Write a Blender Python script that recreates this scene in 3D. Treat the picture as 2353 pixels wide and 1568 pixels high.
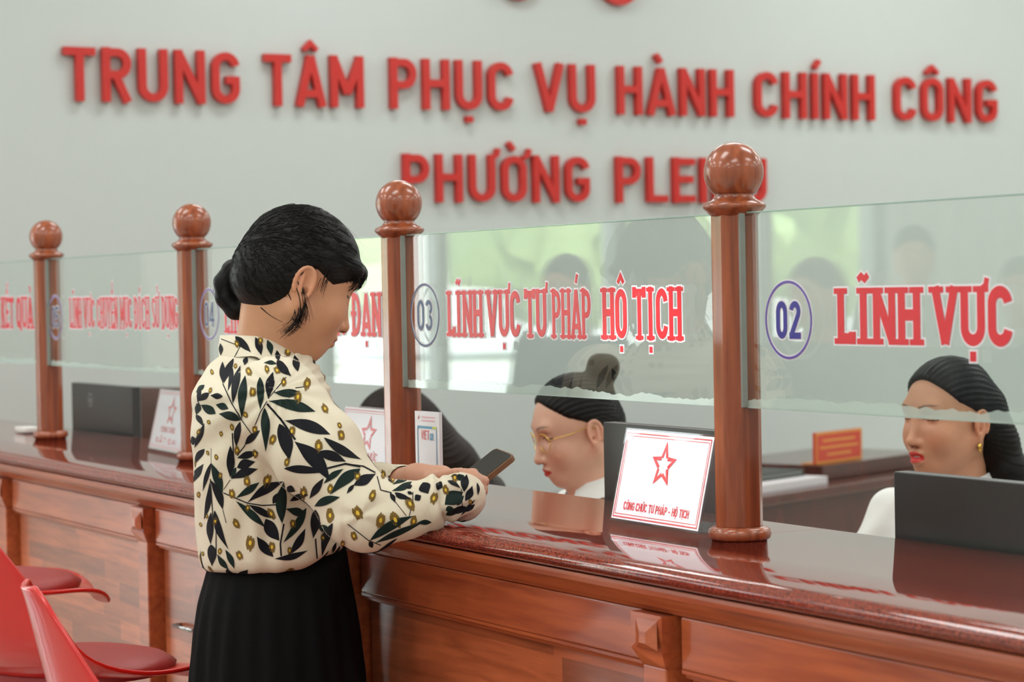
import bpy, bmesh, math, random
import numpy as np
from mathutils import Vector, Matrix
from mathutils.bvhtree import BVHTree

for _o in list(bpy.data.objects):
    bpy.data.objects.remove(_o)
random.seed(7)
rng = np.random.default_rng(11)
SC = bpy.context.scene
COL = SC.collection
HC = 1.10                       # height of the counter top

# ------------------------------------------------------------------ camera
FPX = 5321.52
CAM = np.array([2.7862, -1.9358, 0.3704 + HC])
_yaw, _pitch, _roll = 2.6310, -0.0219, -0.0188
FW = np.array([math.cos(_yaw) * math.cos(_pitch), math.sin(_yaw) * math.cos(_pitch), math.sin(_pitch)])
_r = np.array([math.sin(_yaw), -math.cos(_yaw), 0.0])
_u = np.cross(_r, FW)
RT = math.cos(_roll) * _r + math.sin(_roll) * _u
UP = math.cos(_roll) * _u - math.sin(_roll) * _r
cam = bpy.data.cameras.new('camera')
cam.sensor_width = 36.0
cam.lens = FPX * 36.0 / 2353.0
cam.clip_start = 0.05
cam.clip_end = 300
cam.dof.use_dof = True
cam.dof.focus_distance = 3.72
cam.dof.aperture_fstop = 6.3
camo = bpy.data.objects.new('camera', cam)
COL.objects.link(camo)
camo.matrix_world = Matrix(((RT[0], UP[0], -FW[0], CAM[0]), (RT[1], UP[1], -FW[1], CAM[1]),
                            (RT[2], UP[2], -FW[2], CAM[2]), (0, 0, 0, 1)))
SC.camera = camo

# ------------------------------------------------------------------ world, sun, room lights, exposure
SC.view_settings.view_transform = 'Standard'
SC.view_settings.look = 'None'
SC.view_settings.gamma = 1.0
SC.view_settings.use_curve_mapping = False
SC.view_settings.exposure = 0.0
SC.cycles.max_bounces = 10
SC.cycles.transparent_max_bounces = 24
SC.cycles.sample_clamp_indirect = 6.0
SC.cycles.caustics_reflective = False
SC.cycles.caustics_refractive = False

W = bpy.data.worlds.new('sky')
SC.world = W
W.use_nodes = True
_n = W.node_tree
_bg = _n.nodes['Background']
# bright hazy daylight: paler towards the horizon
_tc = _n.nodes.new('ShaderNodeTexCoord')
_sep = _n.nodes.new('ShaderNodeSeparateXYZ')
_n.links.new(_tc.outputs['Generated'], _sep.inputs[0])
_ramp = _n.nodes.new('ShaderNodeValToRGB')
_ramp.color_ramp.elements[0].position = 0.0
_ramp.color_ramp.elements[0].color = (1.0, 1.0, 0.98, 1)
_ramp.color_ramp.elements[1].position = 0.6
_ramp.color_ramp.elements[1].color = (0.55, 0.72, 0.95, 1)
_n.links.new(_sep.outputs['Z'], _ramp.inputs[0])
_n.links.new(_ramp.outputs[0], _bg.inputs[0])
_bg.inputs[1].default_value = 5.0


def lamp(name, kind, loc, rot, energy, size=1.0, size_y=None, color=(1, 1, 1)):
    d = bpy.data.lights.new(name, kind)
    d.energy = energy
    d.color = color
    if kind == 'AREA':
        d.shape = 'RECTANGLE'
        d.size = size
        d.size_y = size_y or size
    o = bpy.data.objects.new(name, d)
    COL.objects.link(o)
    o.location = loc
    o.rotation_euler = rot
    return o


ROOM = (-5.107, 5.5, -7.0, 7.5)   # x0 x1 y0 y1
CEIL = 3.7
_sun = lamp('sun', 'SUN', (0, 0, 20), Vector((-0.45, 0.35, -0.82)).to_track_quat('-Z', 'Y').to_euler(), 24.0)
_sun.data.angle = 0.02
# ceiling panels: the diffuser of each fixture is a real area lamp just under its housing
PANELS = [(x, y) for x in (-4.1, -2.2, -0.2, 2.0, 4.2) for y in (-5.6, -3.4, -1.2, 1.6, 4.2, 6.4)]
for _i, (_x, _y) in enumerate(PANELS):
    lamp('ceiling_lamp', 'AREA', (_x, _y, CEIL - 0.062), (0, 0, 0), 19.0, 0.56, 1.16, (0.975, 1.0, 0.985))
# spot added to whiten the name sign beside the post; no such lamp seen
SPOT = np.array([-0.30, -2.30, CEIL - 0.03])
_s = lamp('added_sign_spot', 'SPOT', tuple(SPOT), (Vector((-0.215, 0.03, HC + 0.085)) - Vector(SPOT)).to_track_quat('-Z', 'Y').to_euler(), 480.0)
_s.data.spot_size = math.radians(7.6)
_s.data.spot_blend = 0.5
_s.data.shadow_soft_size = 0.03
# daylight guided in through the glazed front
for _y0, _y1 in ((-4.34, -0.99),):
    _p = lamp('daylight', 'AREA', (ROOM[0] + 0.02, (_y0 + _y1) / 2, 1.5), (0, -math.pi / 2, 0), 1.0, 2.6, _y1 - _y0)
    _p.data.cycles.is_portal = True
# ------------------------------------------------------------------ helpers
def P(px, py, D):
    """the place seen at a point of the photograph, D metres in front of the camera"""
    return CAM + D * (FW + RT * (px - 1176.5) / FPX - UP * (py - 784) / FPX)


def onplane(px, py, axis, v):
    d = FW + RT * (px - 1176.5) / FPX - UP * (py - 784) / FPX
    return CAM + d * (v - CAM[axis]) / d[axis]


def lin(r, g, b):
    f = lambda c: c / 12.92 if c <= 0.04045 else ((c + 0.055) / 1.055) ** 2.4
    return (f(r / 255), f(g / 255), f(b / 255), 1)


MATS = {}


def mat(name, color=None, rough=0.5, metal=0.0, coat=0.0, spec=0.5, bump=0.0, bscale=80.0, vary=0.06, attr=None, sss=0.0, sheen=0.0, stretch=(1, 1, 1)):
    """procedural surface: object-space noise varies the colour a little and gives a fine bump"""
    if name in MATS:
        return MATS[name]
    m = bpy.data.materials.new(name)
    m.use_nodes = True
    nt = m.node_tree
    b = nt.nodes['Principled BSDF']
    b.inputs['Roughness'].default_value = rough
    b.inputs['Metallic'].default_value = metal
    b.inputs['Coat Weight'].default_value = coat
    b.inputs['Coat Roughness'].default_value = 0.06
    b.inputs['Specular IOR Level'].default_value = spec
    if sheen:
        b.inputs['Sheen Weight'].default_value = sheen
    if sss:
        b.inputs['Subsurface Weight'].default_value = sss
        b.inputs['Subsurface Radius'].default_value = (0.012, 0.005, 0.003)
        b.inputs['Subsurface Scale'].default_value = 1.0
    tc = nt.nodes.new('ShaderNodeTexCoord')
    mp = nt.nodes.new('ShaderNodeMapping')
    mp.inputs['Scale'].default_value = stretch
    nt.links.new(tc.outputs['Object'], mp.inputs[0])
    nz = nt.nodes.new('ShaderNodeTexNoise')
    nz.inputs['Scale'].default_value = bscale
    nz.inputs['Detail'].default_value = 4
    nt.links.new(mp.outputs[0], nz.inputs[0])
    hsv = nt.nodes.new('ShaderNodeHueSaturation')
    mr = nt.nodes.new('ShaderNodeMapRange')
    mr.inputs[3].default_value = 1 - vary
    mr.inputs[4].default_value = 1 + vary
    nt.links.new(nz.outputs[0], mr.inputs[0])
    nt.links.new(mr.outputs[0], hsv.inputs['Value'])
    if attr:
        at = nt.nodes.new('ShaderNodeAttribute')
        at.attribute_name = attr
        nt.links.new(at.outputs[0], hsv.inputs['Color'])
    else:
        hsv.inputs['Color'].default_value = color
    nt.links.new(hsv.outputs[0], b.inputs['Base Color'])
    if bump:
        bp = nt.nodes.new('ShaderNodeBump')
        bp.inputs['Strength'].default_value = bump
        bp.inputs['Distance'].default_value = 0.002
        nt.links.new(nz.outputs[0], bp.inputs['Height'])
        nt.links.new(bp.outputs[0], b.inputs['Normal'])
    MATS[name] = m
    return m


def wood(name, c0, c1, rough=0.25, coat=0.6, stretch=(3, 3, 0.35), scale=22, planks=None):
    """streaked varnished wood; planks=(row height, length) breaks it into boards of slightly different tone"""
    if name in MATS:
        return MATS[name]
    m = bpy.data.materials.new(name)
    m.use_nodes = True
    nt = m.node_tree
    L = nt.links
    b = nt.nodes['Principled BSDF']
    b.inputs['Roughness'].default_value = rough
    b.inputs['Coat Weight'].default_value = coat
    b.inputs['Coat Roughness'].default_value = 0.09
    tc = nt.nodes.new('ShaderNodeTexCoord')
    mp = nt.nodes.new('ShaderNodeMapping')
    mp.inputs['Scale'].default_value = stretch
    L.new(tc.outputs['Object'], mp.inputs[0])
    nz = nt.nodes.new('ShaderNodeTexNoise')
    nz.inputs['Scale'].default_value = scale
    nz.inputs['Detail'].default_value = 6
    nz.inputs['Distortion'].default_value = 0.6
    L.new(mp.outputs[0], nz.inputs[0])
    mix = nt.nodes.new('ShaderNodeMix')
    mix.data_type = 'RGBA'
    mix.inputs[6].default_value = c0
    mix.inputs[7].default_value = c1
    ramp = nt.nodes.new('ShaderNodeMapRange')
    ramp.inputs[1].default_value = 0.3
    ramp.inputs[2].default_value = 0.7
    L.new(nz.outputs[0], ramp.inputs[0])
    L.new(ramp.outputs[0], mix.inputs[0])
    out = mix.outputs[2]
    if planks:
        sx = nt.nodes.new('ShaderNodeSeparateXYZ')
        L.new(tc.outputs['Object'], sx.inputs[0])
        row = nt.nodes.new('ShaderNodeMath'); row.operation = 'DIVIDE'; row.inputs[1].default_value = planks[0]
        L.new(sx.outputs['Z'], row.inputs[0])
        fl = nt.nodes.new('ShaderNodeMath'); fl.operation = 'FLOOR'
        L.new(row.outputs[0], fl.inputs[0])
        wn = nt.nodes.new('ShaderNodeTexWhiteNoise'); wn.noise_dimensions = '1D'
        L.new(fl.outputs[0], wn.inputs['W'])
        ad = nt.nodes.new('ShaderNodeMath'); ad.operation = 'MULTIPLY_ADD'; ad.inputs[1].default_value = 1 / planks[1]
        L.new(sx.outputs['X'], ad.inputs[0])
        L.new(wn.outputs[0], ad.inputs[2])
        fx = nt.nodes.new('ShaderNodeMath'); fx.operation = 'FLOOR'
        L.new(ad.outputs[0], fx.inputs[0])
        cb = nt.nodes.new('ShaderNodeCombineXYZ')
        L.new(fx.outputs[0], cb.inputs[0]); L.new(fl.outputs[0], cb.inputs[1])
        w2 = nt.nodes.new('ShaderNodeTexWhiteNoise'); w2.noise_dimensions = '2D'
        L.new(cb.outputs[0], w2.inputs['Vector'])
        hs = nt.nodes.new('ShaderNodeHueSaturation')
        mr = nt.nodes.new('ShaderNodeMapRange'); mr.inputs[3].default_value = 0.62; mr.inputs[4].default_value = 1.28
        L.new(w2.outputs[0], mr.inputs[0]); L.new(mr.outputs[0], hs.inputs['Value'])
        L.new(out, hs.inputs['Color'])
        out = hs.outputs[0]
    L.new(out, b.inputs['Base Color'])
    bp = nt.nodes.new('ShaderNodeBump'); bp.inputs['Strength'].default_value = 0.06; bp.inputs['Distance'].default_value = 0.002
    L.new(nz.outputs[0], bp.inputs['Height']); L.new(bp.outputs[0], b.inputs['Normal'])
    MATS[name] = m
    return m


def granite(name):
    m = bpy.data.materials.new(name)
    m.use_nodes = True
    nt = m.node_tree
    L = nt.links
    b = nt.nodes['Principled BSDF']
    b.inputs['Roughness'].default_value = 0.035
    b.inputs['IOR'].default_value = 1.6
    tc = nt.nodes.new('ShaderNodeTexCoord')
    v = nt.nodes.new('ShaderNodeTexNoise'); v.inputs['Scale'].default_value = 420; v.inputs['Detail'].default_value = 3
    L.new(tc.outputs['Object'], v.inputs[0])
    r = nt.nodes.new('ShaderNodeValToRGB')
    e = r.color_ramp.elements
    e[0].position = 0.36; e[0].color = lin(70, 28, 24)
    e[1].position = 0.68; e[1].color = lin(176, 84, 62)
    x = e.new(0.5); x.color = lin(128, 50, 38)
    L.new(v.outputs[0], r.inputs[0])
    L.new(r.outputs[0], b.inputs['Base Color'])
    MATS[name] = m
    return m


def glassmat(name, tint=(0.93, 0.97, 0.945, 1), ior=1.5, milk=0.0, milkcol=(0.8, 0.9, 0.85, 1), gain=1.0):
    """thin sheet of glass: see-through, mirroring by Fresnel, optionally a little milky"""
    m = bpy.data.materials.new(name)
    m.use_nodes = True
    nt = m.node_tree
    L = nt.links
    nt.nodes.remove(nt.nodes['Principled BSDF'])
    out = nt.nodes['Material Output']
    tr = nt.nodes.new('ShaderNodeBsdfTransparent'); tr.inputs[0].default_value = tint
    gl = nt.nodes.new('ShaderNodeBsdfGlossy'); gl.inputs['Roughness'].default_value = 0.0
    gl.inputs[0].default_value = (1, 1, 1, 1)
    fr = nt.nodes.new('ShaderNodeFresnel'); fr.inputs[0].default_value = ior
    mu = nt.nodes.new('ShaderNodeMath'); mu.operation = 'MULTIPLY'; mu.inputs[1].default_value = gain; mu.use_clamp = True
    ge = nt.nodes.new('ShaderNodeNewGeometry')
    io = nt.nodes.new('ShaderNodeMapRange'); io.inputs[3].default_value = ior; io.inputs[4].default_value = 1 / ior
    L.new(ge.outputs['Backfacing'], io.inputs[0]); L.new(io.outputs[0], fr.inputs[0])
    L.new(fr.outputs[0], mu.inputs[0])
    mx = nt.nodes.new('ShaderNodeMixShader')
    L.new(mu.outputs[0], mx.inputs[0])
    if milk:
        df = nt.nodes.new('ShaderNodeBsdfDiffuse'); df.inputs[0].default_value = milkcol
        m2 = nt.nodes.new('ShaderNodeMixShader'); m2.inputs[0].default_value = milk
        L.new(tr.outputs[0], m2.inputs[1]); L.new(df.outputs[0], m2.inputs[2])
        L.new(m2.outputs[0], mx.inputs[1])
    else:
        L.new(tr.outputs[0], mx.inputs[1])
    L.new(gl.outputs[0], mx.inputs[2])
    L.new(mx.outputs[0], out.inputs[0])
    MATS[name] = m
    return m


class MB:
    """collects faces; build() links them as one mesh object"""
    def __init__(s):
        s.v, s.f, s.m, s.sm = [], [], [], []

    def add(s, verts, faces, mi=0, smooth=False):
        n = len(s.v)
        s.v += [tuple(map(float, q)) for q in verts]
        for f in faces:
            s.f.append([n + i for i in f])
            s.m.append(mi)
            s.sm.append(smooth)
        return s

    def box(s, lo, hi, mi=0, bev=0.0):
        x0, y0, z0 = lo; x1, y1, z1 = hi
        if not bev:
            v = [(x0, y0, z0), (x1, y0, z0), (x1, y1, z0), (x0, y1, z0), (x0, y0, z1), (x1, y0, z1), (x1, y1, z1), (x0, y1, z1)]
            return s.add(v, [(0, 3, 2, 1), (4, 5, 6, 7), (0, 1, 5, 4), (1, 2, 6, 5), (2, 3, 7, 6), (3, 0, 4, 7)], mi)
        bm = bmesh.new()
        bmesh.ops.create_cube(bm, size=1.0)
        for q in bm.verts:
            q.co = Vector((x0 + (q.co.x + .5) * (x1 - x0), y0 + (q.co.y + .5) * (y1 - y0), z0 + (q.co.z + .5) * (z1 - z0)))
        bmesh.ops.bevel(bm, geom=list(bm.edges), offset=bev, segments=2, affect='EDGES', profile=0.6)
        bm.verts.index_update()
        s.add([q.co for q in bm.verts], [[q.index for q in f.verts] for f in bm.faces], mi)
        bm.free()
        return s

    def obox(s, o, ax, ay, az, mi=0):
        """box from a corner along three edge vectors"""
        o, ax, ay, az = map(np.asarray, (o, ax, ay, az))
        v = [o, o + ax, o + ax + ay, o + ay, o + az, o + ax + az, o + ax + ay + az, o + ay + az]
        return s.add(v, [(0, 3, 2, 1), (4, 5, 6, 7), (0, 1, 5, 4), (1, 2, 6, 5), (2, 3, 7, 6), (3, 0, 4, 7)], mi)

    def lathe(s, prof, c=(0, 0, 0), n=40, mi=0, smooth=True, rot=0.0):
        v, f = [], []
        for r, z in prof:
            for k in range(n):
                a = 2 * math.pi * k / n + rot
                v.append((c[0] + r * math.cos(a), c[1] + r * math.sin(a), c[2] + z))
        for i in range(len(prof) - 1):
            for k in range(n):
                k2 = (k + 1) % n
                f.append((i * n + k, i * n + k2, (i + 1) * n + k2, (i + 1) * n + k))
        f.append(tuple(range(n))[::-1]); f.append(tuple((len(prof) - 1) * n + k for k in range(n)))
        return s.add(v, f, mi, smooth)

    def tube(s, pts, r, n=8, mi=0, smooth=True, flat=1.0):
        """round bar through points; r a number or one per point"""
        pts = [np.asarray(p, float) for p in pts]
        rs = [r] * len(pts) if np.isscalar(r) else list(r)
        up = np.array([0.123, 0.31, 0.94])
        v, f = [], []
        for i, p in enumerate(pts):
            t = pts[min(i + 1, len(pts) - 1)] - pts[max(i - 1, 0)]
            t /= np.linalg.norm(t) + 1e-12
            a = np.cross(up, t)
            if np.linalg.norm(a) < .1:
                a = np.cross((1, 0, 0), t)
            a /= np.linalg.norm(a)
            b = np.cross(t, a)
            for k in range(n):
                w = 2 * math.pi * k / n
                v.append(p + rs[i] * (math.cos(w) * a + flat * math.sin(w) * b))
        for i in range(len(pts) - 1):
            for k in range(n):
                k2 = (k + 1) % n
                f.append((i * n + k, i * n + k2, (i + 1) * n + k2, (i + 1) * n + k))
        f.append(tuple(range(n))[::-1]); f.append(tuple((len(pts) - 1) * n + k for k in range(n)))
        return s.add(v, f, mi, smooth)

    def prism(s, prof, x0, x1, mi=0, smooth=False):
        """profile of (y, z) swept along x"""
        n = len(prof)
        v = [(x0, y, z) for y, z in prof] + [(x1, y, z) for y, z in prof]
        f = [(i, (i + 1) % n, n + (i + 1) % n, n + i) for i in range(n)]
        s.add(v, f, mi, smooth)
        return s.add(v, [tuple(range(n))[::-1], tuple(range(n, 2 * n))], mi)

    def build(s, name, mats, parent=None, bevel=0.0):
        me = bpy.data.meshes.new(name)
        me.from_pydata(s.v, [], s.f)
        for q in (mats if isinstance(mats, (list, tuple)) else [mats]):
            me.materials.append(q)
        me.polygons.foreach_set('material_index', s.m)
        me.polygons.foreach_set('use_smooth', s.sm)
        me.update()
        bm = bmesh.new(); bm.from_mesh(me)
        bmesh.ops.recalc_face_normals(bm, faces=bm.faces[:])
        bm.to_mesh(me); bm.free()
        o = bpy.data.objects.new(name, me)
        COL.objects.link(o)
        if parent is not None:
            o.parent = parent
            o.matrix_parent_inverse = parent.matrix_basis.inverted()
        if bevel:
            md = o.modifiers.new('edge', 'BEVEL')
            md.width = bevel; md.segments = 2; md.limit_method = 'ANGLE'; md.angle_limit = 0.7
        return o


def empty(name, loc=(0, 0, 0), rz=0.0):
    o = bpy.data.objects.new(name, None)
    o.empty_display_size = 0.1
    COL.objects.link(o)
    o.location = loc
    o.rotation_euler = (0, 0, rz)
    return o


def tag(o, label=None, cat=None, group=None, kind=None):
    for k, v in (('label', label), ('category', cat), ('group', group), ('kind', kind)):
        if v:
            o[k] = v
    return o


def copy_tree(o, parent=None):
    c = o.copy()
    COL.objects.link(c)
    if parent is not None:
        inv = o.matrix_parent_inverse.copy()
        c.parent = parent
        c.matrix_parent_inverse = inv
    for ch in list(o.children):
        copy_tree(ch, c)
    return c


# ------------------------------------------------------------------ lettering: strokes given as centre lines
def arc(cx, cy, rx, ry, a0, a1, n=12):
    return [(cx + rx * math.cos(math.radians(a0 + (a1 - a0) * i / n)), cy + ry * math.sin(math.radians(a0 + (a1 - a0) * i / n))) for i in range(n + 1)]


ACC = {'Â': 'A^', 'Ụ': 'U.', 'À': "A`", 'Í': "I'", 'Ô': 'O^', 'Ư': 'U+', 'Ờ': "O+`", 'Ĩ': 'I~', 'Ự': 'U+.', 'Á': "A'", 'Ộ': 'O^.', 'Ị': 'I.',
       'Ể': 'E^?', 'Đ': 'D-', 'Ử': 'U+?', 'Ấ': "A^'", 'Ế': "E^'", 'Ả': 'A?', 'Ứ': "U+'", 'Ở': 'O+?'}


def glyph(ch, w, serif=False):
    """(width, strokes) of a capital in a box one unit high; every stroke is (points, closed)"""
    base = ACC.get(ch, ch)
    marks, base = base[1:], base[0]
    h = w / 2
    S = []
    ln = lambda *p: S.append((list(p), False))
    if base == 'T':
        Wd = .62; ln((0, 1 - h), (Wd, 1 - h)); ln((Wd / 2, 0), (Wd / 2, 1 - w * .2))
    elif base in 'PR':
        Wd = .60; ln((h, 0), (h, 1))
        yb = .47 if base == 'P' else .5
        S.append(([(h, 1 - h), (.32, 1 - h)] + arc(.32, (1 - h + yb) / 2, Wd - h - .32, (1 - h - yb) / 2, 90, -90) + [(h, yb)], False))
        if base == 'R':
            ln((.27, yb), (Wd - h * .95, 0))
    elif base == 'U':
        Wd = .62; S.append(([(h, 1)] + arc(Wd / 2, .31, Wd / 2 - h, .31 - h, 180, 360) + [(Wd - h, 1)], False))
    elif base == 'N':
        Wd = .64; ln((h, 0), (h, 1)); ln((Wd - h, 0), (Wd - h, 1)); ln((h * .9, 1 - h * .4), (Wd - h * .9, h * .4))
    elif base == 'M':
        Wd = .80; ln((h, 0), (h, 1)); ln((Wd - h, 0), (Wd - h, 1)); ln((h * .9, 1 - h * .4), (Wd / 2, .27)); ln((Wd - h * .9, 1 - h * .4), (Wd / 2, .27))
    elif base == 'H':
        Wd = .62; ln((h, 0), (h, 1)); ln((Wd - h, 0), (Wd - h, 1)); ln((h, .52), (Wd - h, .52))
    elif base == 'A':
        Wd = .68; ln((h * .75, 0), (Wd / 2, 1 - h * .3)); ln((Wd - h * .75, 0), (Wd / 2, 1 - h * .3)); ln((Wd * .2, .25), (Wd * .8, .25))
    elif base in 'VY':
        Wd = .66
        if base == 'V':
            ln((h * .75, 1), (Wd / 2, h * .3)); ln((Wd - h * .75, 1), (Wd / 2, h * .3))
        else:
            ln((h * .75, 1), (Wd / 2, .45)); ln((Wd - h * .75, 1), (Wd / 2, .45)); ln((Wd / 2, 0), (Wd / 2, .5))
    elif base in 'CGOQ':
        Wd = .60
        if base in 'OQ':
            S.append((arc(Wd / 2, 1 - .3, Wd / 2 - h, .3 - h, 0, 180, 14) + arc(Wd / 2, .3, Wd / 2 - h, .3 - h, 180, 360, 14), True))
            if base == 'Q':
                ln((Wd * .55, .25), (Wd, -.05))
        else:
            top = arc(Wd / 2, .7, Wd / 2 - h, .3 - h, 8, 180, 14)
            if base == 'C':
                S.append((top + arc(Wd / 2, .3, Wd / 2 - h, .3 - h, 180, 352, 14), False))
            else:
                S.append((top + arc(Wd / 2, .3, Wd / 2 - h, .3 - h, 180, 360, 14) + [(Wd - h, .46), (Wd * .5, .46)], False))
    elif base == 'I':
        Wd = w if not serif else w * 2.0; ln((Wd / 2, 0), (Wd / 2, 1))
    elif base == 'L':
        Wd = .50; S.append(([(h, 1), (h, h), (Wd, h)], False))
    elif base == 'E':
        Wd = .54; ln((h, 0), (h, 1)); ln((h, 1 - h), (Wd, 1 - h)); ln((h, .52), (Wd * .92, .52)); ln((h, h), (Wd, h))
    elif base == 'K':
        Wd = .62; ln((h, 0), (h, 1)); ln((h, .38), (Wd - h, 1)); ln((.25, .55), (Wd - h * .8, 0))
    elif base == 'D':
        Wd = .62; ln((h, 0), (h, 1)); S.append(([(h, 1 - h), (.28, 1 - h)] + arc(.28, .5, Wd - h - .28, .5 - h, 90, -90) + [(h, h)], False))
    elif base == 'S':
        Wd = .58; S.append((arc(Wd / 2, .74, Wd / 2 - h, .26 - h, 20, 240, 12) + arc(Wd / 2, .27, Wd / 2 - h, .27 - h * 1.0, 75, -165, 14), False))
    elif base == 'B':
        Wd = .60; ln((h, 0), (h, 1)); S.append(([(h, 1 - h), (.3, 1 - h)] + arc(.3, .75, Wd - h - .33, .25 - h, 90, -90) + [(h, .5)], False)); S.append(([(.3, .5)] + arc(.3, .26, Wd - h - .3, .26 - h, 90, -90) + [(h, h)], False))
    elif base == 'X':
        Wd = .64; ln((h, 0), (Wd - h, 1)); ln((h, 1), (Wd - h, 0))
    elif base == '-':
        Wd = .34; ln((0, .45), (Wd, .45))
    elif base == '0':
        Wd = .56; S.append((arc(Wd / 2, .68, Wd / 2 - h, .32 - h, 0, 180, 14) + arc(Wd / 2, .32, Wd / 2 - h, .32 - h, 180, 360, 14), True))
    elif base == '2':
        Wd = .56; S.append((arc(Wd / 2, .72, Wd / 2 - h, .28 - h, 170, -30, 14) + [(h, h * 1.2)], False)); ln((0, h), (Wd, h))
    elif base == '3':
        Wd = .56; S.append((arc(Wd / 2, .745, Wd / 2 - h, .255 - h, 160, -75, 14), False)); S.append((arc(Wd / 2, .28, Wd / 2 - h, .28 - h, 80, -160, 14), False))
    elif base == '4':
        Wd = .58; ln((Wd * .68, 0), (Wd * .68, 1)); ln((0, .27), (Wd, .27)); ln((Wd * .66, 1 - h * .6), (h * .6, .27))
    elif base == '5':
        Wd = .56; S.append(([(Wd, 1 - h), (h, 1 - h), (h, .55)] + arc(Wd / 2 - .02, .32, Wd / 2 - h + .02, .32 - h, 120, -150, 14), False))
    elif base == '6':
        Wd = .56; S.append((arc(Wd / 2, .31, Wd / 2 - h, .31 - h, 0, 360, 20), True)); S.append((arc(Wd / 2 + .06, .5, Wd / 2 - h + .06, .5 - h, 180, 70, 10), False))
    else:
        Wd = .3
    if serif and base not in '-023456COGSQ':
        sw = w * .62
        feet = {'T': [(Wd / 2, 0)], 'P': [(h, 0), (h, 1)], 'R': [(h, 0), (h, 1), (Wd - h, 0)], 'U': [(h, 1), (Wd - h, 1)], 'N': [(h, 0), (h, 1), (Wd - h, 1)],
                'M': [(h, 0), (Wd - h, 0), (h, 1), (Wd - h, 1)], 'H': [(h, 0), (Wd - h, 0), (h, 1), (Wd - h, 1)], 'A': [(h, 0), (Wd - h, 0)],
                'V': [(h, 1), (Wd - h, 1)], 'Y': [(h, 1), (Wd - h, 1), (Wd / 2, 0)], 'I': [(Wd / 2, 0), (Wd / 2, 1)], 'L': [(h, 0), (h, 1)],
                'E': [(h, 0), (h, 1)], 'K': [(h, 0), (h, 1), (Wd - h, 0), (Wd - h, 1)], 'D': [(h, 0), (h, 1)], 'B': [(h, 0), (h, 1)], 'X': [(h, 0), (Wd - h, 0), (h, 1), (Wd - h, 1)]}
        for fx, fy in feet.get(base, []):
            yy = .052 if fy == 0 else 1 - .052
            S.append(([(fx - w * .98, yy), (fx + w * .98, yy)], False, .105))
        if base == 'T':
            S.append(([(w * .3, 1), (w * .3, .8)], False)); S.append(([(Wd - w * .3, 1), (Wd - w * .3, .8)], False))
        if base in 'LE':
            S.append(([(Wd - w * .3, 0), (Wd - w * .3, .22)], False))
    c = Wd / 2
    for mk in marks:
        if mk == '^':
            S.append(([(c - .15, 1.08), (c, 1.22), (c + .15, 1.08)], False, w * .62))
        elif mk == "'":
            y = 1.1 if '^' not in marks else 1.27
            S.append(([(c + .0, y), (c + .12, y + .17)], False, w * .7))
        elif mk == '`':
            S.append(([(c + .0, 1.1), (c - .12, 1.26)], False, w * .7))
        elif mk == '?':
            y = 1.1 if '^' not in marks else 1.26
            S.append(([(c, y), (c + .08, y + .08), (c, y + .18), (c - .08, y + .14)], False, w * .5))
        elif mk == '~':
            S.append(([(c - .15, 1.14), (c - .05, 1.21), (c + .05, 1.15), (c + .15, 1.23)], False, w * .6))
        elif mk == '.':
            S.append(([(c - w * .4, -.17), (c + w * .4, -.17)], False, w * .85))
        elif mk == '+':
            S.append(([(Wd - h, .93), (Wd + .03, 1.0), (Wd + .06, 1.13)], False, w * .62))
        elif mk == '-':
            S.append(([(-.08, .52), (.3, .52)], False, w * .75))
    return Wd, S


def ribbon(pts, closed, w, sx=1.0, sy=1.0):
    """mitred outline of a stroke: left and right point lists"""
    p = np.array([(x * sx, y * sy) for x, y in pts])
    keep = [0]
    for i in range(1, len(p)):
        if np.linalg.norm(p[i] - p[keep[-1]]) > 1e-5:
            keep.append(i)
    p = p[keep]
    if closed and np.linalg.norm(p[0] - p[-1]) < 1e-5:
        p = p[:-1]
    n = len(p)
    Lf, Rg = [], []
    for i in range(n):
        a = p[i] - p[i - 1] if (i > 0 or closed) else p[1] - p[0]
        b = p[(i + 1) % n] - p[i] if (i < n - 1 or closed) else p[-1] - p[-2]
        a = a / np.linalg.norm(a); b = b / np.linalg.norm(b)
        na, nb = np.array([-a[1], a[0]]), np.array([-b[1], b[0]])
        m = na + nb
        m = m / (np.linalg.norm(m) + 1e-9)
        k = min(1 / max(m @ na, .3), 2.2)
        Lf.append(p[i] + m * w / 2 * k); Rg.append(p[i] - m * w / 2 * k)
    return Lf, Rg


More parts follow.
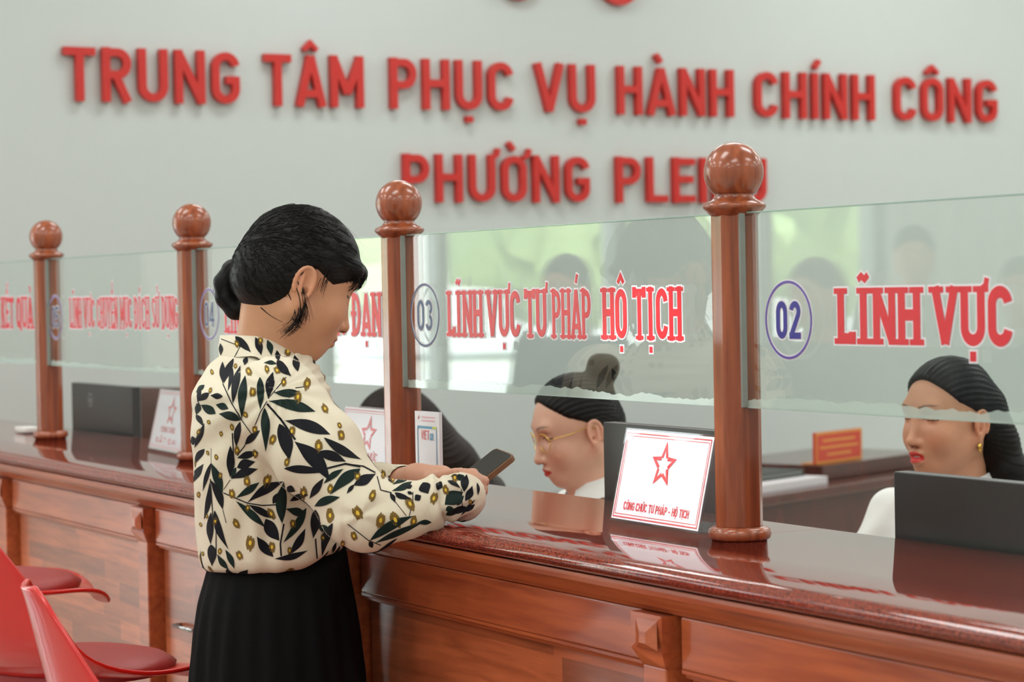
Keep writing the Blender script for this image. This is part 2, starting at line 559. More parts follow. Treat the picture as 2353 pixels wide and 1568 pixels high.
def stroke_mesh(mb, strokes, w, sx, sy, ww, place, depth=0.0, mi=0, grow=0.0):
    """lay strokes into mb; ww = stroke width in metres for relative width w; place(x, y, d) gives the world point"""
    stroke_mesh.turn = not stroke_mesh.turn             # neighbouring letters lie in slightly different planes
    for si_, st in enumerate(strokes):
        pts, closed = st[0], st[1]
        lift = (si_ + (9 if stroke_mesh.turn and not depth else 0)) * (.0004 if depth else .00003)       # crossing strokes never share a plane
        rel = (st[2] / w) if len(st) > 2 else 1.0
        if grow and not closed:
            q = np.array([(x * sx, y * sy) for x, y in pts])
            e0 = q[0] - q[1]; e1 = q[-1] - q[-2]
            q[0] += grow * e0 / np.linalg.norm(e0); q[-1] += grow * e1 / np.linalg.norm(e1)
            Lf, Rg = ribbon(q, closed, ww * rel + 2 * grow)
        else:
            Lf, Rg = ribbon(pts, closed, ww * rel + 2 * grow, sx, sy)
        n = len(Lf)
        v = [place(a[0], a[1], -lift) for a in Lf] + [place(a[0], a[1], -lift) for a in Rg]
        seg = n if closed else n - 1
        f = [(i, (i + 1) % n, n + (i + 1) % n, n + i) for i in range(seg)]
        if depth:
            v += [place(a[0], a[1], depth) for a in Lf] + [place(a[0], a[1], depth) for a in Rg]
            o = 2 * n
            f += [(o + i, o + n + i, o + n + (i + 1) % n, o + (i + 1) % n) for i in range(seg)]
            f += [(i, o + i, o + (i + 1) % n, (i + 1) % n) for i in range(seg)]
            f += [(n + i, n + (i + 1) % n, o + n + (i + 1) % n, o + n + i) for i in range(seg)]
            if not closed:
                f += [(0, n, o + n, o), (n - 1, o + n - 1, o + 2 * n - 1, 2 * n - 1)]
        mb.add(v, f, mi)


stroke_mesh.turn = False


def text_run(word, w, gap, serif=False):
    """[(x offset, strokes)], total width in units"""
    x, out = 0.0, []
    for ch in word:
        if ch == ' ':
            x += .36
            continue
        Wd, S = glyph(ch, w, serif)
        out.append((x, ch, S))
        x += Wd + gap
    return out, x - gap
# ------------------------------------------------------------------ the setting
M_WALL = mat('wall_paint', lin(199, 205, 202), rough=0.75, vary=0.015, bscale=9, spec=0.2)
M_CEIL = mat('ceiling_paint', lin(235, 235, 230), rough=0.8, vary=0.01, spec=0.2)
M_WHITE = mat('white_paint', lin(236, 237, 233), rough=0.45, vary=0.01)
M_ALU = mat('grey_aluminium', lin(150, 155, 152), rough=0.4, metal=0.3, vary=0.03)
M_FLOOR = mat('floor_tile', lin(205, 200, 188), rough=0.12, vary=0.05, bscale=3)
x0, x1, y0, y1 = ROOM


def struct(name, lo, hi, m, parent=None):
    o = MB().box(lo, hi).build(name, m, parent)
    o['kind'] = 'structure'
    return o


struct('floor', (x0, y0, -0.1), (x1, y1, 0), M_FLOOR)
struct('ceiling', (x0, y0, CEIL), (x1, y1, CEIL + 0.1), M_CEIL)
struct('wall_right', (x1, y0, 0), (x1 + 0.15, y1, CEIL), M_WALL)
struct('wall_front', (x0, y0 - 0.15, 0), (x1, y0, CEIL), M_WALL)
struct('wall_rear', (x0, y1, 0), (x1, y1 + 0.15, CEIL), M_WALL)
# the lettered wall runs on into the glazed street side
DY0, DY1, WY1 = -0.976, -1.699, -4.351
wb = MB()
wb.box((x0 - 0.2, DY0, 0), (x0, y1, CEIL))
wb.box((x0 - 0.2, DY1, 2.3), (x0, DY0, CEIL))
wb.box((x0 - 0.2, WY1, 2.80), (x0, DY1, CEIL))
wb.box((x0 - 0.2, y0, 0), (x0, WY1, CEIL))
wb.build('wall_back', M_WALL)['kind'] = 'structure'
d = MB().box((x0 - 0.12, DY1 + 0.02, 0.0), (x0 - 0.06, DY0 - 0.02, 2.28)).build('door_1', M_WHITE)
d['kind'] = 'structure'
MB().tube([(x0 - 0.05, DY1 + .12, .95), (x0 - 0.005, DY1 + .12, .95), (x0 - 0.005, DY1 + .26, .95)], .011).build('door_handle', M_ALU, d)
fr = MB()
for yy in (DY1, -2.185, -2.99, -3.72, WY1 + 0.05):
    fr.box((x0 - 0.14, yy - 0.05, 0), (x0 - 0.04, yy, 2.80))
fr.box((x0 - 0.14, WY1, 2.72), (x0 - 0.04, DY1, 2.80)); fr.box((x0 - 0.14, WY1, 0), (x0 - 0.04, DY1, 0.07))
wf = fr.build('window_1', M_ALU)
wf['kind'] = 'structure'
M_WIN = glassmat('window_glass', (0.97, 0.99, 0.98, 1))
MB().box((x0 - 0.095, WY1, 0.07), (x0 - 0.087, DY1, 2.72)).build('window_pane', M_WIN, wf)
# sheer curtain in the corner by the glazing
cv, cf = [], []
for i in range(161):
    yy = WY1 + 0.05 - i * 0.0125
    dx = 0.05 + 0.035 * math.sin(i * 0.55) + 0.012 * math.sin(i * 1.7)
    cv += [(x0 + dx, yy, 0.03), (x0 + dx * 0.8 + .02, yy, 2.86)]
for i in range(160):
    cf.append((2 * i, 2 * i + 2, 2 * i + 3, 2 * i + 1))
cu = MB().add(cv, cf, 0, True).build('curtain', mat('sheer_curtain', lin(226, 230, 226), rough=0.8, vary=0.02))
tag(cu, 'pale floor-length curtain in folds beside the glazed front', 'curtain')
MB().tube([(x0 + .05, WY1 + .1, 2.88), (x0 + .05, y0 + .02, 2.88)], .014).build('curtain_rod', M_ALU, cu)

# outside: yard, hedge trees
struct('ground_outside', (-90, -70, -0.14), (x0 - 0.2, 60, -0.04), mat('yard_concrete', lin(225, 222, 210), rough=0.9, vary=0.05, bscale=0.6))
M_LEAF = mat('tree_leaves', lin(150, 172, 108), rough=0.6, vary=0.35, bscale=1.3)
M_LEAF2 = mat('pale_tree_leaves', lin(188, 200, 156), rough=0.6, vary=0.3, bscale=1.1)
M_BARK = mat('bark', lin(104, 88, 70), rough=0.9, vary=0.2)


def tree(x, y, h, r, m, label):
    t = empty('tree', (x, y, -0.04))
    tag(t, label, 'tree', 'trees across the yard')
    MB().tube([(x, y, -.04), (x + .1, y, h * .3), (x - .1, y + .1, h * .62)], [.22, .17, .1], 9).build('trunk', M_BARK, t)
    c = MB()
    bm = bmesh.new()
    bmesh.ops.create_icosphere(bm, subdivisions=2, radius=1.0)
    sv = np.array([q.co for q in bm.verts]); bm.verts.index_update()
    sf = [[q.index for q in f.verts] for f in bm.faces]
    bm.free()
    for k in range(26):
        a, b = rng.uniform(0, 6.28), rng.uniform(-1, 1)
        q = np.array([math.cos(a) * math.sqrt(1 - b * b), math.sin(a) * math.sqrt(1 - b * b), b * .72]) * r * rng.uniform(.40, .72)
        s = r * rng.uniform(.26, .42)
        vv = sv * (1 + .22 * rng.standard_normal((len(sv), 1))) * s + q + (x, y, h * .56)
        c.add(vv, sf, 0, False)
    c.build('crown', m, t)


for k, (yy, hh, rr, xx) in enumerate([(-25, 6.0, 3.5, -42), (-16.5, 5.4, 3.2, -41), (-34, 6.3, 3.7, -43), (-8.5, 5.3, 3.1, -42), (-43, 5.8, 3.5, -45), (-52, 6.0, 3.6, -43), (-.5, 5.5, 3.2, -45)]):
    tree(xx, yy, hh, rr, (M_LEAF, M_LEAF2)[k % 2], ('dense green tree across the sunlit yard', 'pale leafy tree across the sunlit yard')[k % 2])

# ceiling fixtures around the lamps
M_DIFF = mat('light_housing', lin(235, 236, 236), rough=0.4, vary=0.01)
lt = None
for k, (px, py) in enumerate(PANELS):
    if k == 0:
        lt = empty('ceiling_light', (px, py, CEIL))
        tag(lt, 'flat white rectangular ceiling light panel', 'light', 'ceiling light panels')
        hb = MB().box((px - .31, py - .61, CEIL - .045), (px + .31, py + .61, CEIL))
        hb.build('housing', M_DIFF, lt)
        rb = MB()
        for lo, hi in (((-.31, -.61), (-.285, .61)), ((.285, -.61), (.31, .61)), ((-.285, -.61), (.285, -.585)), ((-.285, .585), (.285, .61))):
            rb.box((px + lo[0], py + lo[1], CEIL - .06), (px + hi[0], py + hi[1], CEIL - .045))
        rb.build('rim', M_DIFF, lt)
    else:
        copy_tree(lt).location = (px, py, CEIL)

sp_ = empty('added_spotlight', (SPOT[0], SPOT[1], CEIL))  # invented fixture around the added sign spot
tag(sp_, 'small round spotlight added in the ceiling to brighten the name sign', 'light')
MB().tube([(SPOT[0] + .055 * math.cos(a), SPOT[1] + .055 * math.sin(a), CEIL - .006) for a in np.linspace(0, 2 * math.pi, 33)], .007).build('rim', M_DIFF, sp_)

# ------------------------------------------------------------------ red lettering on the wall
M_RED = mat('red_letter', lin(196, 38, 30), rough=0.35, vary=0.03)
M_REDSIDE = M_RED


def vy(y):
    return CAM[1] + .85 * (y - CAM[1])


def vz(z):
    return CAM[2] + .85 * (z - CAM[2])


def wall_line(words, zb, ch, name, label, cat):
    root = empty(name, (x0, vy(words[0][1]), zb))
    tag(root, label, cat)
    w = .185
    for word, ya, yb in words:
        ya, yb = vy(ya), vy(yb)
        run, tot = text_run(word, w, .115)
        sx = (yb - ya) / tot
        for xo, c, S in run:
            mb = MB()
            stroke_mesh(mb, [((([(x + xo, y) for x, y in s[0]]), s[1]) + tuple(s[2:])) for s in S], w, sx, ch, w * ch * .80,
                        lambda a, b, d: (x0 + .004 + (.028 - d), ya + a, zb + b), .028)
            mb.build('letter', M_RED, root)
    return root


wall_line([('TRUNG', 1.152, 1.935), ('TÂM', 2.048, 2.523), ('PHỤC', 2.65, 3.283), ('VỤ', 3.394, 3.722), ('HÀNH', 3.84, 4.506), ('CHÍNH', 4.627, 5.363), ('CÔNG', 5.483, 6.162)],
          vz(HC + 1.188), .228 * .85, 'wall_lettering', 'long upper line of raised red wall letters starting with TRUNG', 'lettering')
wall_line([('PHƯỜNG', 2.705, 3.684), ('PLEIKU', 3.823, 4.692)], vz(HC + .772), .218 * .85, 'wall_lettering', 'short lower line of raised red wall letters ending with PLEIKU', 'lettering')
# the emblem over the lettering: only the tips of its lower limbs reach into view
em = empty('wall_emblem', (x0, vy(3.59), vz(HC + 2.19)))
tag(em, 'red emblem with rounded limbs high above the lettering, mostly out of sight', 'emblem')
for k in range(5):
    a = math.radians(-90 + 36 + 72 * k)
    mb = MB()
    ring = [(.098 * math.cos(t), .098 * math.sin(t)) for t in np.linspace(0, 2 * math.pi, 36, endpoint=False)]
    cy, cz = vy(3.59) + .391 * math.cos(a), vz(HC + 2.187) + .391 * math.sin(a)
    hull = []
    ca, sa = math.cos(a), math.sin(a)
    for (u, v) in ring:
        if u < 0:
            u -= .136
            v *= .55
        hull.append((cy + u * ca - v * sa, cz + u * sa + v * ca))
    n = len(hull)
    mb.add([(x0 + .004, y, z) for y, z in hull] + [(x0 + .034, y, z) for y, z in hull],
           [tuple(range(n)), tuple(range(n, 2 * n))] + [(i, (i + 1) % n, n + (i + 1) % n, n + i) for i in range(n)])
    mb.build('limb', M_RED, em)

# ------------------------------------------------------------------ the counter
M_WOODP = wood('post_wood', lin(122, 58, 34), lin(172, 90, 54), rough=0.25, coat=0.4, stretch=(4, 4, .3), scale=14)
M_WOODC = wood('counter_wood', lin(156, 72, 43), lin(196, 100, 58), rough=0.28, coat=0.3, stretch=(.35, 4, 4), scale=14)
M_PLANK = wood('plank_wood', lin(150, 74, 44), lin(188, 100, 62), rough=0.28, coat=0.3, stretch=(.35, 4, 4), scale=16, planks=(.042, .55))
M_GRAN = granite('red_granite')
CX0, CX1 = x0, 3.4
ct = empty('countertop', (0, 0, HC))
tag(ct, 'long glossy dark red granite countertop with a rounded front edge', 'countertop')
joints = [CX0, -4.36, -2.30, -0.045, 2.1, CX1]
gp = [(.185, 0), (-.245, 0)] + [(-.262 + .0145 * math.cos(math.radians(t)), -.0145 + .0145 * math.sin(math.radians(t))) for t in (80, 55, 30)][::1]
gp = [(.185, -.03), (.185, -.001), (.184, 0), (-.255, 0), (-.2625, -.0012), (-.270, -.0045), (-.2755, -.0095), (-.2775, -.015), (-.2755, -.0205), (-.270, -.0255), (-.2625, -.0288), (-.255, -.03)]
for a, b in zip(joints[:-1], joints[1:]):
    MB().prism([(y, HC + z) for y, z in gp], a + .0007, b - .0007, 0, True).build('granite_slab', M_GRAN, ct)

cb = empty('service_counter', (0, 0, 0))
tag(cb, 'long varnished reddish wooden service counter with planked panels and corbelled pilasters', 'counter')
MB().box((CX0, -.185, .10), (CX1, .15, HC - .031)).build('carcass', M_WOODC, cb)
MB().box((CX0, -.16, 0), (CX1, .12, .10)).build('plinth', M_WOODC, cb)
cor = [(-.185, -.031), (-.262, -.031), (-.265, -.036), (-.263, -.043), (-.252, -.046), (-.249, -.052), (-.240, -.060), (-.236, -.064), (-.229, -.066), (-.226, -.072), (-.185, -.074)]
MB().prism([(y, HC + z) for y, z in cor], CX0, CX1).build('cornice', M_WOODC, cb)
PIL = [.125 - 1.0 * i for i in range(-3, 7)]
for i, xp in enumerate(PIL):
    if xp - .04 < CX0:
        break
    zt = HC - .074
    co = MB()
    # corbel: bevelled block narrowing downwards to the pilaster
    a, b, yf, yb = xp - .039, xp + .039, -.244, -.185
    c, d_ = xp - .029, xp + .029
    z1, z2, z3 = zt, zt - .05, zt - .074
    co.add([(a, yf, z1), (b, yf, z1), (b, yf, z2), (d_, yf + .012, z3), (c, yf + .012, z3), (a, yf, z2),
            (a, yb, z1), (b, yb, z1), (b, yb, z2), (d_, yb, z3), (c, yb, z3), (a, yb, z2)],
           [(0, 1, 2, 3, 4, 5), (6, 11, 10, 9, 8, 7), (0, 6, 7, 1), (1, 7, 8, 2), (2, 8, 9, 3), (3, 9, 10, 4), (4, 10, 11, 5), (5, 11, 6, 0)])
    co.add([(a + .012, yf, z1 - .008), (b - .012, yf, z1 - .008), (xp + .008, yf - .007, z1 - .024), (xp - .008, yf - .007, z1 - .024),
            (a + .012, yf, z2 + .002), (b - .012, yf, z2 + .002), (xp + .008, yf - .007, z2 - .010 + .02), (xp - .008, yf - .007, z2 + .01)],
           [(0, 1, 2, 3), (1, 5, 6, 2), (5, 4, 7, 6), (4, 0, 3, 7), (3, 2, 6, 7)])
    pl = MB().box((c, -.232, .10), (d_, -.185, z3 + .001)).build('pilaster', M_WOODC, cb, bevel=.0025)
    co.build('corbel', M_WOODC, pl)
    xn = PIL[i + 1] if i + 1 < len(PIL) else CX0
    xl = max(xp - 1.0 + .052, CX0)
    MB().box((xl, -.222, zt - .072), (a - .002, -.185, zt)).build('apron_board', M_WOODC, cb, bevel=.003)
    MB().prism([(y, HC + z) for y, z in [(-.185, -.146), (-.2215, -.146), (-.221, -.151), (-.2155, -.153), (-.214, -.158), (-.206, -.161), (-.185, -.161)]], xl, c - .004).build('bead_moulding', M_WOODC, cb)
    MB().box((xl + .0, -.203, .12), (c - .004, -.185, HC - .161)).build('plank_panel', M_PLANK, cb)
hp = onplane(415, 1436, 1, -.205); hq = onplane(452, 1448, 1, -.205)
MB().tube([(hp[0], -.203, hp[2]), (hp[0], -.22, hp[2]), (hq[0], -.22, hp[2]), (hq[0], -.203, hp[2])], .004).build('pull_handle', mat('steel', lin(190, 190, 190), rough=.25, metal=1), cb)
# lower desk top on the staff side
MB().box((CX0, .15, .715), (CX1, .58, .74)).build('staff_desk_top', M_WOODC, cb)
MB().box((CX0, .15, .60), (CX1, .17, .715)).build('desk_rail', M_WOODC, cb)

# ------------------------------------------------------------------ turned posts
POSTX = [1.066, 0.0, -1.0923, -2.1429, -3.1945, -4.256]
NAMES = ['end of the counter nearest the viewer', 'between the 03 and 02 windows', 'between the 04 and 03 windows', 'between the 05 and 04 windows', 'at the left end of the 05 window', 'far end of the counter by the wall']
post = None
for i, xp in enumerate(POSTX):
    if i == 0:
        post = empty('turned_post', (xp, 0, HC))
        b = .032
        k = .0175
        oc = [(xp + u, v) for u, v in ((b, -b + k), (b, b - k), (b - k, b), (-b + k, b), (-b, b - k), (-b, -b + k), (-b + k, -b), (b - k, -b))]
        mb = MB()
        n = 8
        mb.add([(u, v, HC + .018) for u, v in oc] + [(u, v, HC + .482) for u, v in oc],
               [tuple(range(n)), tuple(range(n, 2 * n))] + [(q, (q + 1) % n, n + (q + 1) % n, n + q) for q in range(n)])
        mb.build('shaft', M_WOODP, post, bevel=.003)
        mb = MB().lathe([(.030, .0), (.040, .0), (.0445, .003), (.0465, .009), (.0445, .016), (.040, .0195), (.030, .02)], (xp, 0, HC), 48)
        mb.build('base_ring', M_WOODP, post)
        prof = [(.022, .470), (.033, .472), (.0455, .4835), (.0468, .4865), (.0455, .490), (.034, .4955), (.0295, .500), (.0285, .504), (.0305, .508)]
        MB().lathe(prof, (xp, 0, HC), 48).build('collar', M_WOODP, post)
        bc, br = .5365, .0437
        prof = [(br * math.cos(t), bc + br * math.sin(t)) for t in np.linspace(-.82, 1.5, 26)] + [(.0005, bc + br)]
        MB().lathe(prof, (xp, 0, HC), 48).build('ball_finial', M_WOODP, post)
        p0 = post
    else:
        p0 = copy_tree(post)
        p0.location = (xp, 0, HC)
    tag(p0, 'reddish turned wooden post with a ball top, ' + NAMES[i], 'post', 'wooden posts along the counter')

# ------------------------------------------------------------------ glass screens with their lettering
M_GLASS = glassmat('screen_glass', (0.945, 0.972, 0.955, 1), ior=1.52, gain=1.0)
M_GEDGE = mat('glass_edge', lin(150, 178, 168), rough=0.2, vary=0.15, bscale=60)
M_FROST = glassmat('rough_glass_edge', (0.86, 0.93, 0.90, 1), milk=0.55, milkcol=lin(206, 222, 214))
M_SIL = mat('clear_bead', lin(142, 146, 140), rough=0.12, vary=0.12, bscale=40)
M_DRED = mat('red_vinyl', lin(214, 34, 48), rough=0.4, vary=0.05)
M_DBLUE = mat('blue_vinyl', lin(44, 66, 108), rough=0.4, vary=0.05)
M_DIND = mat('indigo_vinyl', lin(52, 46, 140), rough=0.4, vary=0.05)
M_DVIO = mat('violet_vinyl', lin(98, 76, 160), rough=0.4, vary=0.05)
M_DWHT = mat('white_vinyl', lin(232, 226, 232), rough=0.5, vary=0.03)
GZ0, GZ1 = HC + .195, HC + .4755
SCREENS = [
    (0, 1, '02', (.137, .3215, .0575), [('LĨNH', .250, .426), ('VỰC', .450, .602)], .289, .076, M_DIND, M_DVIO, 'glass screen lettered 02 LĨNH VỰC, in front of the woman with gold earrings'),
    (1, 2, '03', (-.983, .328, .060), [('LĨNH', -.893, -.762), ('VỰC', -.746, -.628), ('TƯ', -.612, -.540), ('PHÁP', -.521, -.398), ('HỘ', -.362, -.289), ('TỊCH', -.270, -.134)], .289, .083, M_DBLUE, M_DBLUE, 'glass screen lettered 03 LĨNH VỰC TƯ PHÁP HỘ TỊCH'),
    (2, 3, '04', (-2.033, .330, .059), [('LĨNH', -1.943, -1.82), ('VỰC', -1.80, -1.69), ('DÂN', -1.66, -1.55), ('SỰ', -1.53, -1.46), ('BÀU', -1.437, -1.315), ('ĐẠN', -1.292, -1.165)], .287, .085, M_DBLUE, M_DVIO, 'glass screen lettered 04, behind the head of the woman in the printed blouse'),
    (3, 4, '05', (-3.113, .322, .060), [('LĨNH', -2.994, -2.90), ('VỰC', -2.885, -2.80), ('CHUYỂN', -2.783, -2.63), ('MỤC', -2.612, -2.53), ('ĐÍCH', -2.512, -2.41), ('SỬ', -2.393, -2.345), ('DỤNG', -2.328, -2.225)], .293, .080, M_DBLUE, M_DVIO, 'glass screen lettered 05 LĨNH VỰC CHUYỂN MỤC ĐÍCH SỬ DỤNG'),
    (4, 5, '06', (-4.17, .322, .060), [('TRẢ', -3.73, -3.615), ('KẾT', -3.59, -3.475), ('QUẢ', -3.45, -3.30)], .290, .089, M_DBLUE, M_DVIO, 'glass screen lettered TRẢ KẾT QUẢ, at the left edge of the view'),
]
ACC.update({'Ẩ': 'A^?', 'Ạ': 'A.', 'Ẵ': 'A?', 'Ậ': 'A^.', 'Ẹ': 'E.'})
for si, (ia, ib, num, (ccx, ccz, ccr), words, zb, chh, mnum, mring, label) in enumerate(SCREENS):
    xa, xb = POSTX[ib] + .030, POSTX[ia] - .030
    g = empty('glass_screen', ((xa + xb) / 2, 0, GZ0))
    tag(g, label, 'glass screen', 'lettered glass screens along the counter')
    MB().box((xa, -.005, GZ0), (xb, .005, GZ1)).build('pane', M_GLASS, g)
    eg = MB()
    eg.box((xa, -.0049, GZ1), (xb, .0049, GZ1 + .0016))
    eg.box((xa, -.0049, GZ0 - .0012), (xb, .0049, GZ0))
    eg.build('polished_edge', M_GEDGE, g)
    for xe in (xa, xb):
        MB().box((xe - .0055, -.0150, GZ0), (xe + .0055, -.0062, GZ1)).build('clear_bead', M_SIL, g)
    # ragged ground band along the lower edge
    n = 150
    up, f = [], []
    hgt = .010
    for k in range(n + 1):
        t = k / n
        hgt = min(max(hgt + rng.uniform(-.0022, .0022), .006), .0165)
        up.append((xa + (xb - xa) * t, hgt))
    v = [(q[0], -.0056, GZ0 - .0012) for q in up] + [(q[0], -.0056, GZ0 + q[1]) for q in up]
    f = [(k, k + 1, n + 2 + k, n + 1 + k) for k in range(n)]
    MB().add(v, f).build('ground_edge', M_FROST, g)
    # number in its ring
    nb = MB()
    yw, yc = -.0058, -.0064
    ringp = arc(0, 0, 1, 1, 0, 360, 56)
    stroke_mesh(nb, [(ringp, True)], 1, ccr - .004, ccr - .004, .0068, lambda a, b, d: (ccx + a, yw + d, HC + ccz + b), 0, 1)
    stroke_mesh(nb, [(ringp, True)], 1, ccr - .004, ccr - .004, .0036, lambda a, b, d: (ccx + a, yc + d, HC + ccz + b), 0, 2)
    w = .20 if num == '02' else .165
    run, tot = text_run(num, w, .10)
    cw = ccr * 1.02
    dh = ccr * .96
    for grow, yy, mi in ((.0022, yw, 1), (0, yc, 0)):
        for xo, c, S in run:
            stroke_mesh(nb, [((([(x + xo, y) for x, y in s[0]]), s[1]) + tuple(s[2:])) for s in S], w, cw / tot, dh, w * cw / tot * .93,
                        lambda a, b, d: (ccx - cw / 2 + a, yy + d, HC + ccz - dh / 2 + b), 0, mi, grow)
    nb.build('number_ring', [mnum, M_DWHT, mring], g)
    lb = MB()
    for word, wa, wz in words:
        w = .20
        run, tot = text_run(word, w, .075, True)
        sx = (wz - wa) / tot
        for grow, yy, mi in ((.0024, yw, 1), (0, yc, 0)):
            for xo, c, S in run:
                stroke_mesh(lb, [((([(x + xo, y) for x, y in s[0]]), s[1]) + tuple(s[2:])) for s in S], w, sx, chh, w * sx * 1.0,
                            lambda a, b, d: (wa + a, yy + d, HC + zb + b), 0, mi, grow)
    lb.build('lettering', [M_DRED, M_DWHT], g)
# ------------------------------------------------------------------ organic shapes: blended volumes turned into one skin
class Vol:
    def __init__(s, lo, hi, h):
        s.lo = np.asarray(lo, float); s.h = h
        s.n = np.ceil((np.asarray(hi) - s.lo) / h).astype(int) + 1
        s.ax = [s.lo[i] + h * np.arange(s.n[i]) for i in range(3)]
        s.d = np.full(s.n, 1.0, np.float32)
        s.o = np.zeros(3); s.R = np.eye(3); s.s = 1.0

    def frame(s, o=(0, 0, 0), R=None, sc=1.0):
        s.o = np.asarray(o, float); s.R = np.eye(3) if R is None else np.asarray(R, float); s.s = sc
        return s

    def w(s, p):
        return s.o + s.s * (s.R @ np.asarray(p, float))

    def _sub(s, c0, c1, pad):
        i0 = np.maximum(np.floor((np.minimum(c0, c1) - pad - s.lo) / s.h).astype(int), 0)
        i1 = np.minimum(np.ceil((np.maximum(c0, c1) + pad - s.lo) / s.h).astype(int) + 1, s.n)
        if np.any(i1 <= i0):
            return None
        sl = tuple(slice(a, b) for a, b in zip(i0, i1))
        X = s.ax[0][sl[0]][:, None, None]; Y = s.ax[1][sl[1]][None, :, None]; Z = s.ax[2][sl[2]][None, None, :]
        return sl, X, Y, Z

    def _mix(s, sl, e, k, op):
        d = s.d[sl]
        e = e.astype(np.float32)
        if op == '+':
            h = np.clip(.5 + .5 * (d - e) / max(k, 1e-6), 0, 1)
            s.d[sl] = d + (e - d) * h - k * h * (1 - h)
        else:
            e = -e if op == '-' else e
            h = np.clip(.5 - .5 * (d - e) / max(k, 1e-6), 0, 1)
            s.d[sl] = d + (e - d) * h + k * h * (1 - h)

    def rc(s, a, b, ra, rb, k=.01, op='+', world=False):
        """tapered round bar"""
        if not world:
            a, b, ra, rb, k = s.w(a), s.w(b), ra * s.s, rb * s.s, k * s.s
        a = np.asarray(a, float); b = np.asarray(b, float)
        r = max(ra, rb)
        q = s._sub(np.minimum(a, b) - r, np.maximum(a, b) + r, k + 3 * s.h)
        if q is None:
            return s
        sl, X, Y, Z = q
        u = b - a
        L = u @ u + 1e-12
        t = np.clip(((X - a[0]) * u[0] + (Y - a[1]) * u[1] + (Z - a[2]) * u[2]) / L, 0, 1)
        e = np.sqrt((X - a[0] - t * u[0]) ** 2 + (Y - a[1] - t * u[1]) ** 2 + (Z - a[2] - t * u[2]) ** 2) - (ra + (rb - ra) * t)
        s._mix(sl, e, k, op)
        return s

    def chain(s, pts, rs, k=.01, world=False):
        for i in range(len(pts) - 1):
            s.rc(pts[i], pts[i + 1], rs[i], rs[i + 1], k, '+', world)
        return s

    def ell(s, c, r, k=.01, op='+', R=None):
        Rm = s.R if R is None else s.R @ np.asarray(R, float)
        c = s.w(c); r = np.asarray(r, float) * s.s; k = k * s.s
        m = r.max()
        q = s._sub(c - m, c + m, k + 3 * s.h)
        if q is None:
            return s
        sl, X, Y, Z = q
        X = X - c[0]; Y = Y - c[1]; Z = Z - c[2]
        l = [X * Rm[0, i] + Y * Rm[1, i] + Z * Rm[2, i] for i in range(3)]
        k0 = np.sqrt(sum((l[i] / r[i]) ** 2 for i in range(3)))
        k1 = np.sqrt(sum((l[i] / r[i] ** 2) ** 2 for i in range(3))) + 1e-9
        s._mix(sl, k0 * (k0 - 1) / k1, k, op)
        return s

    def func(s, f, k=.01, op='+', lo=None, hi=None):
        """f(x, y, z local) over the whole volume or a box given in world coordinates"""
        q = s._sub(s.lo if lo is None else np.asarray(lo), s.lo + s.h * s.n if hi is None else np.asarray(hi), 0)
        sl, X, Y, Z = q
        X = (X - s.o[0]) / s.s; Y = (Y - s.o[1]) / s.s; Z = (Z - s.o[2]) / s.s
        l = [X * s.R[0, i] + Y * s.R[1, i] + Z * s.R[2, i] for i in range(3)]
        s._mix(sl, f(*l) * s.s, k * s.s, op)
        return s

    def loft(s, zs, cx, cy, hx, hy, ex=2.3, k=.02, op='+'):
        """stack of superellipse sections at local heights zs"""
        zs = np.asarray(zs, float)

        def f(x, y, z):
            a = np.interp(z, zs, cx); b = np.interp(z, zs, cy); p = np.interp(z, zs, hx); q = np.interp(z, zs, hy)
            n = (np.abs((x - a) / p) ** ex + np.abs((y - b) / q) ** ex) ** (1 / ex)
            e = (n - 1) * np.minimum(p, q)
            return np.maximum(e, np.maximum(zs[0] - z, z - zs[-1]))
        return s.func(f, k, op)

    def mesh(s, smooth=2):
        d, h = s.d, s.h
        neg = d < 0
        c = [(i, j, k) for i in (0, 1) for j in (0, 1) for k in (0, 1)]
        n = np.array(d.shape) - 1
        cnt = sum(neg[i:n[0] + i, j:n[1] + j, k:n[2] + k].astype(np.int8) for i, j, k in c)
        act = np.argwhere((cnt > 0) & (cnt < 8))
        idx = -np.ones(n, np.int64)
        idx[tuple(act.T)] = np.arange(len(act))
        val = {q: d[act[:, 0] + q[0], act[:, 1] + q[1], act[:, 2] + q[2]] for q in c}
        acc = np.zeros((len(act), 3)); num = np.zeros(len(act))
        for q in c:
            for a in range(3):
                if q[a] == 0:
                    r = list(q); r[a] = 1; r = tuple(r)
                    v0, v1 = val[q], val[r]
                    m = (v0 < 0) != (v1 < 0)
                    t = np.where(m, v0 / np.where(m, v0 - v1, 1), 0)
                    pt = np.tile(np.array(q, float), (len(act), 1)); pt[:, a] = t
                    acc[m] += pt[m]; num[m] += 1
        V = s.lo + h * (act + acc / num[:, None])
        F = []
        for a in range(3):
            b, e = (a + 1) % 3, (a + 2) % 3
            sl0 = [slice(None)] * 3; sl1 = [slice(None)] * 3
            sl0[a] = slice(0, -1); sl1[a] = slice(1, None)
            ed = neg[tuple(sl0)] != neg[tuple(sl1)]
            pos = np.argwhere(ed)
            ok = (pos[:, b] > 0) & (pos[:, e] > 0) & (pos[:, b] < n[b]) & (pos[:, e] < n[e])
            pos = pos[ok]
            fl = neg[tuple(sl0)][tuple(pos.T)]
            def at(db, de):
                p2 = pos.copy(); p2[:, b] -= db; p2[:, e] -= de
                return idx[tuple(p2.T)]
            q = np.stack([at(1, 1), at(0, 1), at(0, 0), at(1, 0)], 1)
            q[~fl] = q[~fl][:, ::-1]
            F.append(q)
        F = np.concatenate(F)
        F = F[(F >= 0).all(1)]
        a, b, c_ = V[F[:, 0]] - V[0], V[F[:, 1]] - V[0], V[F[:, 2]] - V[0]
